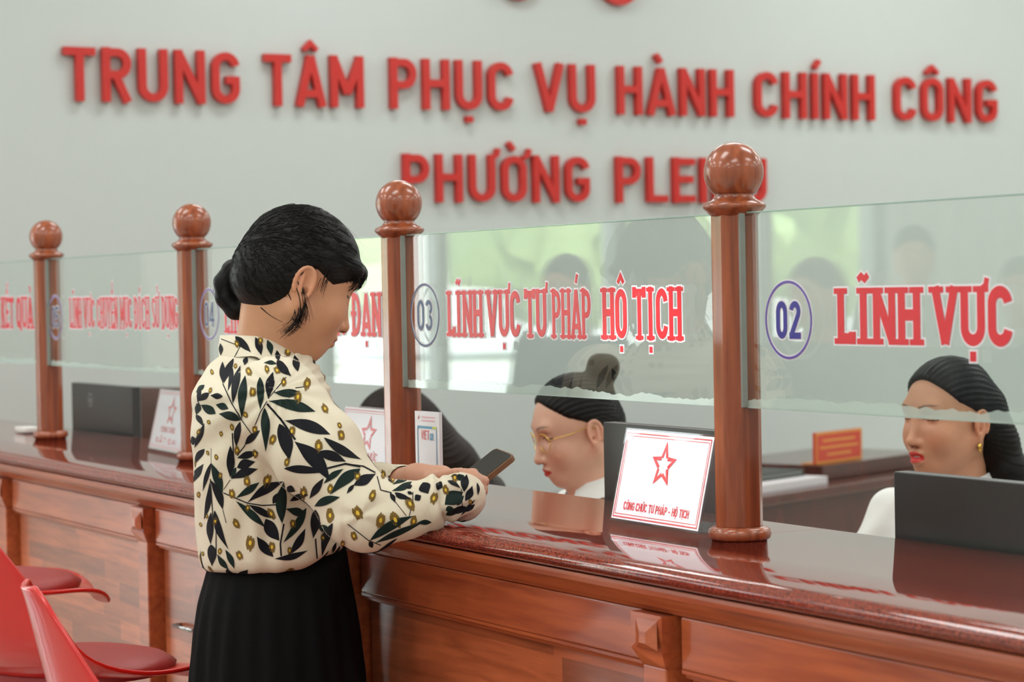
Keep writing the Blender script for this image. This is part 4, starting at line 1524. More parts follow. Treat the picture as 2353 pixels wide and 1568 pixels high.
def patch(rowspx, mi):
    """grid of picture points laid on the cloth"""
    V, F = dec[mi]
    g = [[hit(*q) for q in r] for r in rowspx]
    ids = {}
    for i, r in enumerate(g):
        for j, q in enumerate(r):
            if q is not None:
                ids[(i, j)] = len(V)
                V.append(tuple(q[0]))
    for i in range(len(g) - 1):
        for j in range(len(g[0]) - 1):
            c = [(i, j), (i, j + 1), (i + 1, j + 1), (i + 1, j)]
            if all(q in ids for q in c):
                ds = [g[a][b][1] for a, b in c]
                if max(ds) - min(ds) < .014:
                    F.append([ids[q] for q in c])


def leaf(x0, y0, x1, y1, w, mi=None, bend=None):
    L = math.hypot(x1 - x0, y1 - y0)
    ux, uy = (x1 - x0) / L, (y1 - y0) / L
    n = max(16, int(L / 1.6))
    bend = rng.uniform(-.07, .07) * L if bend is None else bend
    pk = rng.uniform(.38, .55)
    rows_ = []
    for i in range(n + 1):
        t = i / n
        s = t ** (math.log(.5) / math.log(pk))
        ww = w / 2 * math.sin(math.pi * min(max(s, .0), 1)) ** 1.12 * (1 + .04 * math.sin(9 * t + x0))
        b = bend * math.sin(math.pi * t)
        cx_, cy_ = x0 + ux * L * t - uy * b, y0 + uy * L * t + ux * b
        rows_.append([(cx_ - uy * ww * q, cy_ + ux * ww * q) for q in (-1, -.75, -.5, -.25, 0, .25, .5, .75, 1)])
    patch(rows_, mi or (1 if rng.random() < .68 else 2))


def stem(pts, w):
    rows_ = []
    for (a, b), (c, d) in zip(pts[:-1], pts[1:]):
        L = math.hypot(c - a, d - b)
        ux, uy = (c - a) / L, (d - b) / L
        for i in range(max(2, int(L / 5)) + 1):
            t = i / max(2, int(L / 5))
            rows_.append([(a + (c - a) * t - uy * w / 2, b + (d - b) * t + ux * w / 2), (a + (c - a) * t + uy * w / 2, b + (d - b) * t - ux * w / 2)])
    patch(rows_, 1)


def flower(x, y, r):
    """shaggy brown bloom with a yellow heart"""
    an = rng.uniform(-.45, .45) + 1.45
    r = r * 1.35
    ca, sa = math.cos(an), math.sin(an)
    for sc_, mi in ((1.0, 3), (.34, 4)):
        keep = len(dec[4][0])
        m = 12
        nq = 9
        rows_ = []
        for j in range(nq):
            q = -1 + 2 * j / (nq - 1)
            hl = math.sqrt(max(1 - q * q * .92, 0.05)) * ((1 + rng.uniform(-.28, .22)) if mi == 3 else 1)
            off = rng.uniform(-.12, .12) if mi == 3 else 0
            rows_.append([(x + r * sc_ * ((u * hl + off) * ca - q * .58 * sa), y + r * sc_ * ((u * hl + off) * sa + q * .58 * ca)) for u in np.linspace(-1, 1, m)])
        patch(rows_, mi)
    V = dec[4][0]
    for k in range(keep, len(V)):
        p_ = Vector(V[k]); V[k] = tuple(p_ + (camv - p_).normalized() * .0005)


LA = [(580, 70, 770, 265, 75), (820, 80, 890, 300, 70), (960, 110, 1010, 300, 60), (1075, 235, 1100, 370, 50), (1290, 290, 1330, 495, 70), (1080, 360, 1250, 550, 85), (425, 375, 430, 640, 60), (560, 335, 440, 640, 65), (540, 440, 490, 730, 45), (640, 420, 550, 880, 75), (700, 540, 660, 1060, 85), (875, 560, 880, 955, 75), (1030, 500, 975, 820, 85), (720, 320, 690, 420, 50), (1040, 745, 1360, 740, 85), (970, 845, 1545, 975, 110), (1165, 1080, 1720, 1250, 120), (1640, 1285, 2091, 1550, 90), (930, 930, 945, 1460, 85), (1110, 1120, 1230, 1568, 140), (880, 1195, 690, 1375, 70), (640, 1090, 590, 1400, 65), (210, 655, 110, 750, 45), (265, 750, 120, 850, 60), (430, 790, 280, 780, 55), (500, 940, 345, 890, 70), (345, 1000, 170, 890, 85), (650, 1075, 380, 1000, 85), (140, 860, 110, 1010, 60), (110, 1010, 200, 1155, 50), (210, 1110, 90, 1410, 55), (160, 690, 130, 870, 40), (400, 150, 405, 300, 40), (920, 390, 1080, 400, 40)]
LB = [(210, 10, 90, 200, 60), (200, 190, 80, 410, 65), (290, 180, 190, 520, 45), (290, 180, 430, 540, 85), (270, 400, 205, 860, 55), (280, 380, 430, 740, 80), (290, 770, 285, 1160, 70), (330, 750, 500, 1220, 65), (290, 1160, 300, 1420, 90), (360, 1270, 500, 1460, 55), (460, 1220, 570, 1450, 55), (520, -30, 520, 360, 80), (590, 230, 530, 370, 40), (600, 120, 860, 50, 70), (600, 235, 820, 165, 95), (530, 370, 850, 250, 85), (585, 600, 870, 410, 70), (720, 660, 1160, 400, 90), (585, 635, 940, 955, 75), (740, 680, 1060, 850, 70), (940, 850, 1110, 1115, 130), (1030, 670, 1140, 520, 60), (1165, 400, 1140, 910, 110), (1180, 730, 1430, 790, 80), (1430, 720, 1150, 1140, 80), (1420, 965, 1210, 1290, 75), (835, 1060, 1040, 1310, 95), (1050, 1330, 1450, 1230, 60), (1540, 740, 1510, 1090, 95), (1560, 930, 1720, 980, 75), (1750, 900, 1620, 1300, 80), (1790, 1130, 1740, 1260, 35), (1200, 470, 1300, 520, 70), (1230, 640, 1460, 560, 60), (1530, 700, 1840, 590, 85), (1165, 245, 1680, 290, 80), (1290, -80, 1720, 400, 150), (1640, 360, 1470, 610, 70), (1880, 250, 1640, 430, 60), (2080, 250, 1720, 560, 110), (1570, 50, 1910, 165, 100)]
LCc = [(780, 660, 530, 790, 90), (540, 780, 460, 880, 35), (710, 1390, 1190, 1120, 85), (760, 1420, 1290, 1190, 55), (1220, 1200, 1390, 1190, 45), (980, 870, 1170, 945, 45), (1290, 760, 1350, 880, 110), (1430, 770, 1510, 810, 80), (1200, 950, 1270, 900, 60), (1730, 860, 1530, 1000, 100), (1770, 670, 1740, 860, 55), (1680, 665, 1700, 740, 60), (1830, 790, 1750, 960, 50), (1560, 740, 1700, 820, 30), (1860, 940, 1700, 1120, 22), (1540, 1110, 1720, 1050, 45), (930, 870, 990, 980, 40), (1170, 660, 960, 780, 55), (1170, 750, 950, 850, 55), (920, 680, 950, 760, 50), (700, 1400, 740, 1470, 45), (1590, 690, 1700, 700, 28), (1600, 1090, 1800, 1030, 50), (1540, 1060, 1620, 1030, 45), (1760, 1080, 1860, 990, 26), (1880, 760, 1890, 900, 20), (1660, 1010, 1740, 900, 40), (1120, 860, 1180, 880, 30), (990, 900, 1120, 935, 26), (1000, 700, 1070, 665, 40), (1100, 820, 1175, 790, 40)]
TA = [([(410, 100), (640, 190)], 9), ([(430, 640), (540, 880), (660, 1075)], 12), ([(660, 1080), (780, 1250)], 9), ([(960, 880), (1120, 1060), (1300, 1310)], 24), ([(960, 850), (880, 980), (820, 1130)], 10), ([(975, 820), (1190, 560)], 9), ([(80, 870), (170, 900)], 10), ([(700, 1375), (600, 1500)], 12), ([(1300, 690), (1430, 675)], 8), ([(640, 190), (570, 320)], 8), ([(545, 1230), (560, 1540)], 14)]
TB = [([(290, 0), (290, 180)], 4), ([(280, 370), (310, 800), (350, 1000), (350, 1280)], 10), ([(520, 380), (440, 500)], 7), ([(440, 540), (720, 660), (900, 690), (1100, 680)], 13), ([(1160, 910), (1120, 1150), (1130, 1300)], 18), ([(1540, 1090), (1560, 1330)], 16), ([(1660, 250), (1900, 190), (2080, 225)], 22), ([(430, 740), (470, 900)], 6)]
TC = [([(250, 600), (450, 555), (640, 580), (770, 650)], 14), ([(790, 690), (830, 840), (950, 870)], 10), ([(1180, 860), (1180, 960), (1140, 1130)], 8), ([(990, 970), (1110, 1120)], 7), ([(470, 1210), (700, 1390), (830, 1440)], 9), ([(1710, 830), (1720, 1040)], 8)]
FA = [(600, 160, 35), (880, 120, 40), (1210, 250, 50), (740, 490, 45), (790, 740, 50), (1160, 620, 40), (1440, 640, 55), (1330, 800, 55), (1655, 940, 45), (1260, 1210, 50), (1030, 1310, 50), (1580, 1390, 60), (815, 1190, 40), (700, 1010, 35), (540, 1160, 30), (410, 1240, 25), (260, 1100, 25), (140, 1220, 30), (280, 720, 25), (300, 500, 25), (580, 430, 25), (1850, 1260, 45), (1830, 1140, 30), (1080, 480, 40), (960, 465, 35), (600, 1440, 40), (820, 1480, 40), (250, 1470, 22), (350, 1520, 25)]
FB = [(355, 110, 25), (140, 560, 28), (400, 330, 28), (540, 550, 45), (960, 390, 60), (720, 400, 50), (590, 910, 45), (760, 1140, 65), (340, 880, 35), (395, 1240, 30), (190, 1270, 20), (630, 1290, 45), (1020, 1190, 50), (1270, 910, 45), (1010, 790, 50), (730, 720, 35), (1230, 1230, 35), (1630, 1080, 35), (1870, 1150, 35), (1400, 540, 55), (1720, 810, 60), (2040, 340, 40), (1720, 490, 45), (1200, 170, 40), (165, 920, 22), (240, 820, 20)]
FC = [(740, 900, 45), (580, 1090, 65), (830, 1170, 60), (990, 1165, 65), (1190, 1180, 45), (1150, 990, 55), (1410, 930, 50), (1540, 840, 40), (540, 1340, 40), (860, 670, 35), (960, 720, 35), (580, 690, 35), (1810, 970, 25), (1640, 705, 40), (400, 240, 45)]
za = (430, 760, 5.2275); zb_ = (430, 1030, 5.2275); zc_ = (700, 950, 4.751)
cv_ = lambda z, x, y: (z[0] + x / z[2], z[1] + y / z[2])
for z, LL, TT, FF in ((za, LA, TA, FA), (zb_, LB, TB, FB), (zc_, LCc, TC, FC)):
    for x, y, r in FF:
        flower(*cv_(z, x, y), r / z[2])
    for pts, w in TT:
        stem([cv_(z, *q) for q in pts], w / z[2])
    for a, b, c, d, w in LL:
        leaf(*cv_(z, a, b), *cv_(z, c, d), w * (1.6 if z is zc_ and a > 1500 else 1.22) / z[2])
# the same print on the sides the camera does not see, as sprigs on the cloth
Nb = vnormals(Vb, Fb)
away = np.where((Nb @ (CAM - WO) / np.linalg.norm(CAM - WO)) < .20)[0]
cand = rng.choice(away, 190)
for c in cand:
    p_, n_ = Vb[c], Nb[c]
    t1 = np.cross(n_, rng.standard_normal(3)); t1 /= np.linalg.norm(t1)
    if rng.random() < .5:
        t1 = np.cross(n_, np.cross((0, 0, 1), n_)); t1 /= np.linalg.norm(t1) + 1e-9
    t2 = np.cross(n_, t1)
    isleaf = rng.random() < .65
    L, wd = (rng.uniform(.045, .075), rng.uniform(.010, .017)) if isleaf else (.016, .014)
    V, F = dec[1 if isleaf else 3]
    base = len(V)
    nn, okk = 8, True
    pv = []
    for i in range(nn + 1):
        t = i / nn
        for q in (-1, 0, 1):
            w_ = p_ + t1 * L * (t - .5) + t2 * q * wd / 2 * math.sin(math.pi * min(max(t, .02), .98))
            loc, n2, _, _ = bvh.find_nearest(Vector(w_), .03)
            if loc is None:
                okk = False
                break
            if n2.dot(Vector(n_)) < 0:
                n2 = -n2
            pv.append(tuple(loc + n2 * .0007))
        if not okk:
            break
    if okk:
        V += pv
        F += [[base + i * 3 + j, base + i * 3 + j + 1, base + i * 3 + j + 4, base + i * 3 + j + 3] for i in range(nn) for j in (0, 1)]
M_BL = mat('cream_cloth', lin(224, 213, 190), rough=0.72, vary=0.025, bump=0.06, bscale=420, spec=0.25, sheen=0.1)
M_L1 = mat('printed_leaf_black', lin(22, 22, 28), rough=0.75, vary=0.25, bscale=160, spec=0.2)
M_L2 = mat('printed_leaf_green', lin(24, 40, 36), rough=0.75, vary=0.35, bscale=120, spec=0.2)
M_F1 = mat('printed_petals', lin(122, 96, 48), rough=0.75, vary=0.3, bscale=500, spec=0.2)
M_F2 = mat('printed_heart', lin(226, 188, 62), rough=0.75, vary=0.15, spec=0.2)
parts = [(Vb, Fb, 0), (Vc, Fc, 0)] + [(np.array(dec[k][0]), np.array(dec[k][1]), k) for k in (1, 2, 3, 4) if dec[k][1]]
skin_obj('blouse', parts, [M_BL, M_L1, M_L2, M_F1, M_F2], woman)

# ---- skirt
v = Vol(WO + (-.36, -.36, .22), WO + (.36, .36, HC + .03), .006)
v.frame(WO, RB)
rows = [(2500, 440, 838, .02, .20), (1900, 425, 840, .02, .195), (1568, 434, 834, .02, .185), (1450, 444, 821, .02, .175), (1380, 454, 810, .02, .165), (1320, 470, 800, .02, .15), (1285, 478, 796, .02, .135), (1255, 485, 790, .02, .12)]
zs = [lc((a + b) / 2, y)[2] for y, a, b, c, h in rows]
cx = [lc((a + b) / 2, y)[0] for y, a, b, c, h in rows]
hx = [(b - a) / 2 / FPX * D0 for y, a, b, c, h in rows]


def skirtf(x, y, z):
    a = np.interp(z, zs, cx); p = np.interp(z, zs, hx); q = np.interp(z, zs, [r[4] for r in rows])
    u, w_ = (x - a) / p, (y - .02) / q
    n = np.sqrt(u * u + w_ * w_) + 1e-9
    th = np.arctan2(w_, u)
    fl = np.clip((HC - .12 - z) / .5, 0, 1)
    e = (n - 1) * np.minimum(p, q) + fl * .010 * np.cos(th * 11 + .6) + .0025 * np.cos(th * 23) * np.clip((HC - .05 - z) / .1, 0, 1)
    return np.maximum(e, zs[0] - z)


v.func(skirtf, .002)
Vs, Fs = v.mesh(2)
skin_obj('skirt', [(Vs, Fs)], M_BLACK, woman)

# ---- phone in her hands
pc = P(1103, 1078, 3.80)
dw = (RT * 43 / FPX * 3.8 - UP * 12 / FPX * 3.8 - FW * .064)
dw /= np.linalg.norm(dw)
dl = RT * .76 + UP * .59 + FW * .27
dl -= dw * (dl @ dw); dl /= np.linalg.norm(dl)
dn = np.cross(dl, dw); dn /= np.linalg.norm(dn)
if dn @ UP < 0:
    dn = -dn
far = P(1161, 1036, 3.795)            # middle of the far short edge
ph = empty('smartphone', tuple(far - dl * .075))
tag(ph, 'black smartphone in a brown-edged case held in both hands above the counter', 'smartphone')


def slab(w, l, t, z, rad, mi, name, m, k=6):
    ring = []
    for sx, sy, a0 in ((1, 1, 0), (-1, 1, 90), (-1, -1, 180), (1, -1, 270)):
        for i in range(k + 1):
            a = math.radians(a0 + 90 * i / k)
            ring.append((sx * (w / 2 - rad) + rad * math.cos(a), sy * (l / 2 - rad) + rad * math.sin(a)))
    c = far - dl * .077
    n = len(ring)
    vv = [c + dw * a + dl * b + dn * (z - t) for a, b in ring] + [c + dw * a + dl * b + dn * z for a, b in ring]
    return MB().add(vv, [tuple(range(n)), tuple(range(n, 2 * n))] + [(i, (i + 1) % n, n + (i + 1) % n, n + i) for i in range(n)]).build(name, m, ph, bevel=.0008)


slab(.073, .152, .0095, .0, .010, 0, 'case', mat('brown_case', lin(120, 82, 52), rough=.4, vary=.1))
slab(.069, .148, .002, .0006, .009, 0, 'screen', mat('dark_screen', lin(30, 28, 28), rough=.06, vary=.05))
# ------------------------------------------------------------------ clerks behind the counter and their chairs
M_CHAIR = mat('brown_leather', lin(84, 60, 52), rough=.5, vary=.15, bscale=30, bump=.05)
M_CHAIRG = mat('grey_mesh', lin(116, 116, 108), rough=.7, vary=.1, bscale=300)
M_PLAST = mat('black_plastic', lin(30, 30, 31), rough=.45, vary=.08)
M_GOLD = mat('gold', lin(226, 188, 96), rough=.22, metal=1, vary=.05)


def office_chair(x, y, rz, seat, label, tall=False):
    c = empty('office_chair', (x, y, 0), rz)
    tag(c, label, 'chair', 'office chairs on the staff side')
    R = rot(rz)
    q = lambda a, b, z: np.array([x, y, 0]) + R @ np.array([a, b, z])

    def pad(cx, cz, lx, lz, th, tilt, m, name):
        vv, ff = [], []
        n, k = 12, 8
        for i in range(n + 1):
            for j in range(k + 1):
                u, w_ = -1 + 2 * i / n, -1 + 2 * j / k
                e = (1 - abs(u) ** 4) * (1 - abs(w_) ** 4)
                for sd in (1, -1):
                    t = sd * th * (.35 + .65 * e) / 2
                    a = w_ * lz
                    vv.append(q(cx + a * math.cos(tilt) - t * math.sin(tilt), u * lx * (1 - .12 * max(w_, 0) ** 2), cz + a * math.sin(tilt) + t * math.cos(tilt)))
        idx = lambda i, j, s_: (i * (k + 1) + j) * 2 + s_
        for i in range(n):
            for j in range(k):
                ff.append((idx(i, j, 0), idx(i + 1, j, 0), idx(i + 1, j + 1, 0), idx(i, j + 1, 0)))
                ff.append((idx(i, j, 1), idx(i, j + 1, 1), idx(i + 1, j + 1, 1), idx(i + 1, j, 1)))
        for i in range(n):
            for j in (0, k):
                ff.append((idx(i, j, 0), idx(i, j, 1), idx(i + 1, j, 1), idx(i + 1, j, 0)))
        for j in range(k):
            for i in (0, n):
                ff.append((idx(i, j, 0), idx(i, j + 1, 0), idx(i, j + 1, 1), idx(i, j, 1)))
        MB().add(vv, ff, 0, True).build(name, m, c)
    pad(.0, seat - .045, .245, .235, .08, 0, M_CHAIRG, 'seat')
    if tall:
        pad(-.245, seat + .24, .225, .22, .06, 1.72, M_CHAIRG, 'backrest')
        pad(-.295, seat + .555, .205, .115, .085, 1.72, M_CHAIR, 'headrest')
    else:
        pad(-.24, seat + .17, .215, .15, .06, 1.72, M_CHAIRG, 'backrest')
    MB().tube([q(-.05, 0, seat - .1), q(-.2, 0, seat - .08), q(-.27, 0, seat + .06), q(-.29, 0, seat + (.3 if tall else .2))], .022).build('back_bar', M_PLAST, c)
    for s_ in (-1, 1):
        MB().tube([q(.0, .24 * s_, seat - .07), q(.0, .29 * s_, seat - .02), q(.02, .29 * s_, seat + .13), q(-.20, .285 * s_, seat + .15)], .017).build('armrest', M_PLAST, c)
    MB().tube([q(0, 0, .09), q(0, 0, seat - .09)], .028).build('gas_column', M_PLAST, c)
    for k in range(5):
        a = 2 * math.pi * k / 5 + .3
        leg = MB().tube([q(0, 0, .115), q(.16 * math.cos(a), .16 * math.sin(a), .095), q(.29 * math.cos(a), .29 * math.sin(a), .07)], [.03, .022, .016]).build('leg', M_PLAST, c)
        w_ = q(.285 * math.cos(a), .285 * math.sin(a), .029)
        MB().lathe([(.004, -.028), (.022, -.022), (.029, 0), (.022, .022), (.004, .028)], w_, 14).build('caster', M_PLAST, leg)
    return c


def clerk(label, ho, yaw, pitch, seat, hair, skin, lip, open_=0.0, body_yaw=None, glasses=False, earring=False, byshift=0.0, shirt_pull=0.0, drop=.175):
    by = yaw if body_yaw is None else body_yaw
    R, B = rot(yaw, pitch), rot(by)
    base = ho - B @ np.array([.035 + byshift, 0, 0]); base = np.array([base[0], base[1], 0.0])
    t = empty('person', tuple(base))
    tag(t, label, 'person')
    b = lambda x, y, z: base + B @ np.array([x, y, z])
    sh = ho[2] - drop
    v = Vol(ho - .17, ho + .17, .0026)
    v.frame(ho, R)
    head_shape(v, open_=open_)
    ear_shape(v, 1); ear_shape(v, -1)
    nb = R.T @ (b(-.005, 0, sh + .03) - ho)
    v.rc((-.022, 0, -.03), nb, .050, .054, .03)
    v.rc((.015, 0, -.05), nb + (.02, 0, 0), .034, .046, .03)
    Vh, Fh = v.mesh(2)
    Ch = face_colors(Vh, ho, R, 1.0, skin=skin, lip=lip, open_=open_)
    prt, cols = [(Vh, Fh)], [Ch]
    arms = []
    for s_ in (-1, 1):
        S, E, Wr = b(0, .165 * s_, sh - .02), b(.10 + shirt_pull, .235 * s_, sh - .25), b(.335 + shirt_pull, .12 * s_, .785)
        arms.append((S, E, Wr))
        d = Wr - E; d /= np.linalg.norm(d)
        yv = np.cross((0, 0, 1), d); yv /= np.linalg.norm(yv)
        f = np.array([d[0], d[1], 0]); f /= np.linalg.norm(f)
        Rh = np.stack([f, np.cross((0, 0, 1), f), [0, 0, 1]], 1)
        v = Vol(Wr - .22, Wr + .22, .003)
        v.rc(E + (Wr - E) * .5, Wr, .032, .024, .01, world=True)
        v.frame(Wr, Rh)
        hand_shape(v, (.25, .3, .35, .4), .2, -s_)
        Vv, Ff = v.mesh(1)
        prt.append((Vv, Ff)); cols.append(np.tile(skin, (len(Vv), 1)))
    v = Vol(base + (-.5, -.5, .3), base + (.5, .5, sh + .06), .010)
    v.frame(base, B)
    v.loft([seat + .02, seat + .2, sh - .12, sh, sh + .035], [0, .01, .01, 0, 0], [0] * 5, [.10, .085, .095, .06, .04], [.14, .12, .14, .13, .05], 2.2)
    Vv, Ff = v.mesh(1)
    prt.append((Vv, Ff)); cols.append(np.tile(skin, (len(Vv), 1)))
    skin_obj('body', prt, M_SKIN, t, np.concatenate(cols))
    # shirt
    v = Vol(base + (-.52, -.52, seat - .05), base + (.52, .52, sh + .08), .006)
    v.frame(base, B)
    v.loft([seat + .0, seat + .12, seat + .25, sh - .12, sh - .03, sh + .012, sh + .035], [-.0, .0, .01, .01, 0, -.005, -.008], [0] * 7,
           [.13, .125, .118, .122, .10, .075, .058], [.17, .16, .155, .18, .175, .12, .072], 2.2)
    v.frame()
    for S, E, Wr in arms:
        v.rc(S, E, .066, .052, .03, world=True).rc(E, E + (Wr - E) * .93, .052, .036, .015, world=True)
    v.frame(base, B)
    v.ell((.005, 0, sh + .05), (.062, .060, .045), .006, '-')
    Vv, Ff = v.mesh(2)
    n = vnormals(Vv, Ff)
    q = (Vv - base) @ B
    Vv = Vv + n * (.0035 * np.sin(q[:, 2] * 60 + 9 * q[:, 0] + 4 * np.sin(q[:, 1] * 18)) + .002 * np.sin(q[:, 1] * 80 + q[:, 2] * 30))[:, None] * .8
    shirt = skin_obj('shirt', [(Vv, Ff)], M_SHIRT, t)
    # collar leaves
    mb = MB()
    vv, ff = [], []
    for k in range(31):
        a = math.radians(25 + 310 * k / 30)
        for r_, dz in ((.056, .052 - .0), (.063, .058), (.082, .018)):
            dz2 = dz - .022 * (math.cos(a) > 0) * math.cos(a)
            vv.append(b(.0 + r_ * math.cos(a), r_ * math.sin(a), sh + .028 + dz2 * (1.0 if r_ < .08 else 1.0)))
    for k in range(30):
        for j in (0, 1):
            ff.append((k * 3 + j, k * 3 + j + 1, k * 3 + j + 4, k * 3 + j + 3))
    mb.add(vv, ff, 0, True).build('collar', M_SHIRT, shirt)
    # trousers, seated
    v = Vol(base + (-.6, -.6, .03), base + (.6, .6, seat + .2), .010)
    v.frame(base, B)
    v.ell((-.01, 0, seat + .075), (.15, .18, .10), .02)
    for s_ in (-1, 1):
        v.chain([(.02, .085 * s_, seat + .075), (.42, .095 * s_, seat + .06), (.44, .10 * s_, .10)], [.085, .062, .052], .02)
    Vv, Ff = v.mesh(1)
    skin_obj('trousers', [(Vv, Ff)], M_BLACK, t)
    for s_ in (-1, 1):
        v = Vol(b(.50, .10 * s_, .05) - .2, b(.50, .10 * s_, .05) + .2, .007)
        v.frame(base, B)
        v.rc((.41, .10 * s_, .042), (.58, .105 * s_, .034), .042, .033, .01)
        v.func(lambda x, y, z: .003 - z, .002, '&')
        Vv, Ff = v.mesh(1)
        skin_obj('shoe', [(Vv, Ff)], M_DARKSHOE, t)
    # hair
    v = Vol(ho - (.26, .26, .42), ho + (.26, .26, .24), .003)
    v.frame(ho, R)
    hair_cap(v, **hair['cap'])
    for a_, b_, ra, rb in hair.get('locks', []):
        v.rc(a_, b_, ra, rb, .02)
    Vq, Fq = v.mesh(1)
    L = (Vq - ho) @ R
    an = np.arctan2(L[:, 1], L[:, 2] - .0)
    nn = (Vq - ho) / np.linalg.norm(Vq - ho, axis=1)[:, None]
    Vq = Vq + nn * (.0010 * np.sin(an * 61 + L[:, 0] * 30) + .0007 * np.sin(an * 127))[:, None]
    h = skin_obj('hair', [(Vq, Fq)], hair['mat'], t)
    if glasses:
        g = empty('eyeglasses', tuple(ho)); g.parent = t; g.matrix_parent_inverse = t.matrix_basis.inverted()
        hw = lambda p: ho + R @ np.array(p)
        for s_ in (-1, 1):
            ring = [hw((.104 - .010 * abs(math.cos(a)) * (1 if math.cos(a) * s_ > 0 else .2), s_ * .034 + .0245 * math.cos(a), .012 + .0215 * math.sin(a))) for a in np.linspace(0, 2 * math.pi, 26)]
            MB().tube(ring, .0011, 6).build('rim', M_GOLD, t)
            MB().tube([hw((.096, .060 * s_, .018)), hw((.05, .0765 * s_, .019)), hw((.002, .0795 * s_, .024)), hw((-.012, .0795 * s_, .012))], .0011, 6).build('temple_arm', M_GOLD, t)
        MB().tube([hw((.107, -.011, .016)), hw((.1095, 0, .019)), hw((.107, .011, .016))], .0011, 6).build('bridge', M_GOLD, t)
        bpy.data.objects.remove(g)
    if earring:
        hw = lambda p: ho + R @ np.array(p)
        for s_ in (-1, 1):
            for rr, dx in ((.0085, 0), (.0062, .004)):
                MB().tube([hw((.001 + dx + rr * math.sin(a) * .5, (.079 + rr * .45 * math.sin(a)) * s_, -.040 - rr * math.cos(a))) for a in np.linspace(-2.6, 2.6, 16)], .0021, 7).build('earring', M_GOLD, t)
    return t, base, by


SK_A = np.array(lin(216, 170, 146)); SK_B = np.array(lin(200, 146, 116)); SK_C = np.array(lin(206, 156, 128))
LIP_A = np.array(lin(186, 62, 54)); LIP_B = np.array(lin(198, 52, 48))
hoA = P(1338, 998, 5.08)
_, bA, yA = clerk('woman clerk in gold-rimmed glasses with a high hair bun looking down behind the 03 window', hoA, math.radians(240.8 + 17), math.radians(15), hoA[2] - .66,
      dict(mat=M_HAIR, cap=dict(front=.104, temple=.052, back=-.050, thick=.008, earz=.034, earx=.012),
           locks=[((-.066, 0, .090), (-.082, 0, .108), .030, .022), ((-.092, 0, .118), (-.078, 0, .134), .024, .025), ((-.100, .008, .130), (-.082, -.008, .122), .020, .022)]),
      SK_A, LIP_A, glasses=True)
office_chair(bA[0], bA[1], yA, hoA[2] - .66, 'office chair under the woman clerk in glasses')
hoB = P(2188, 978, 4.66)
_, bB, yB = clerk('woman clerk with gold hoop earrings and a long black ponytail behind the 02 window', hoB, math.radians(240.8 + 33), math.radians(1), hoB[2] - .66,
      dict(mat=M_HAIR, cap=dict(front=.106, temple=.050, back=-.050, thick=.010, earz=.034, earx=.012),
           locks=[((-.055, .03, .03), (-.075, .045, -.035), .050, .042), ((-.075, .045, -.035), (-.090, .060, -.10), .042, .040), ((-.090, .060, -.10), (-.098, .072, -.19), .040, .030), ((-.098, .072, -.19), (-.10, .078, -.28), .030, .012)]),
      SK_B, LIP_B, open_=.8, earring=True, body_yaw=math.radians(240.8 + 42), shirt_pull=.05, drop=.18)
office_chair(bB[0], bB[1], yB, hoB[2] - .66, 'office chair under the clerk with gold hoop earrings')
hoC = P(925, 1012, 5.9)
_, bC, yC = clerk('clerk with long dark brown hair, half hidden by the post left of the 03 window', hoC, math.radians(240.8 + 6), math.radians(18), hoC[2] - .66,
      dict(mat=M_HAIRB, cap=dict(front=.066, temple=.010, back=-.085, thick=.013, earz=-.03, earx=.03),
           locks=[((-.05, .03, .03), (-.10, .05, -.09), .062, .058), ((-.10, .05, -.09), (-.15, .05, -.20), .058, .05), ((-.05, -.03, .03), (-.10, -.05, -.09), .06, .055), ((-.10, -.05, -.09), (-.15, -.05, -.20), .055, .05),
                  ((-.15, .0, -.20), (-.15, 0, -.28), .06, .03), ((.01, .062, .03), (.0, .075, -.10), .03, .025)]),
      SK_C, LIP_A)
office_chair(bC[0], bC[1], yC, hoC[2] - .66, 'office chair under the clerk with long brown hair')
pe = P(352, 884, 8.0)
office_chair(pe[0] + .14, pe[1] - .265, math.radians(-62), pe[2] - .68, 'empty office chair with a brown leather headrest behind the 05 window', True)

# ------------------------------------------------------------------ monitors on the staff desk
M_MON = mat('dark_grey_plastic', lin(60, 61, 60), rough=.32, vary=.05, bscale=200)
M_MONT = mat('monitor_edge', lin(120, 122, 120), rough=.35, vary=.04)
M_SCRN = mat('screen_black', lin(12, 13, 15), rough=.12)
M_LOGO = mat('logo_grey', lin(158, 162, 160), rough=.35, vary=.02)


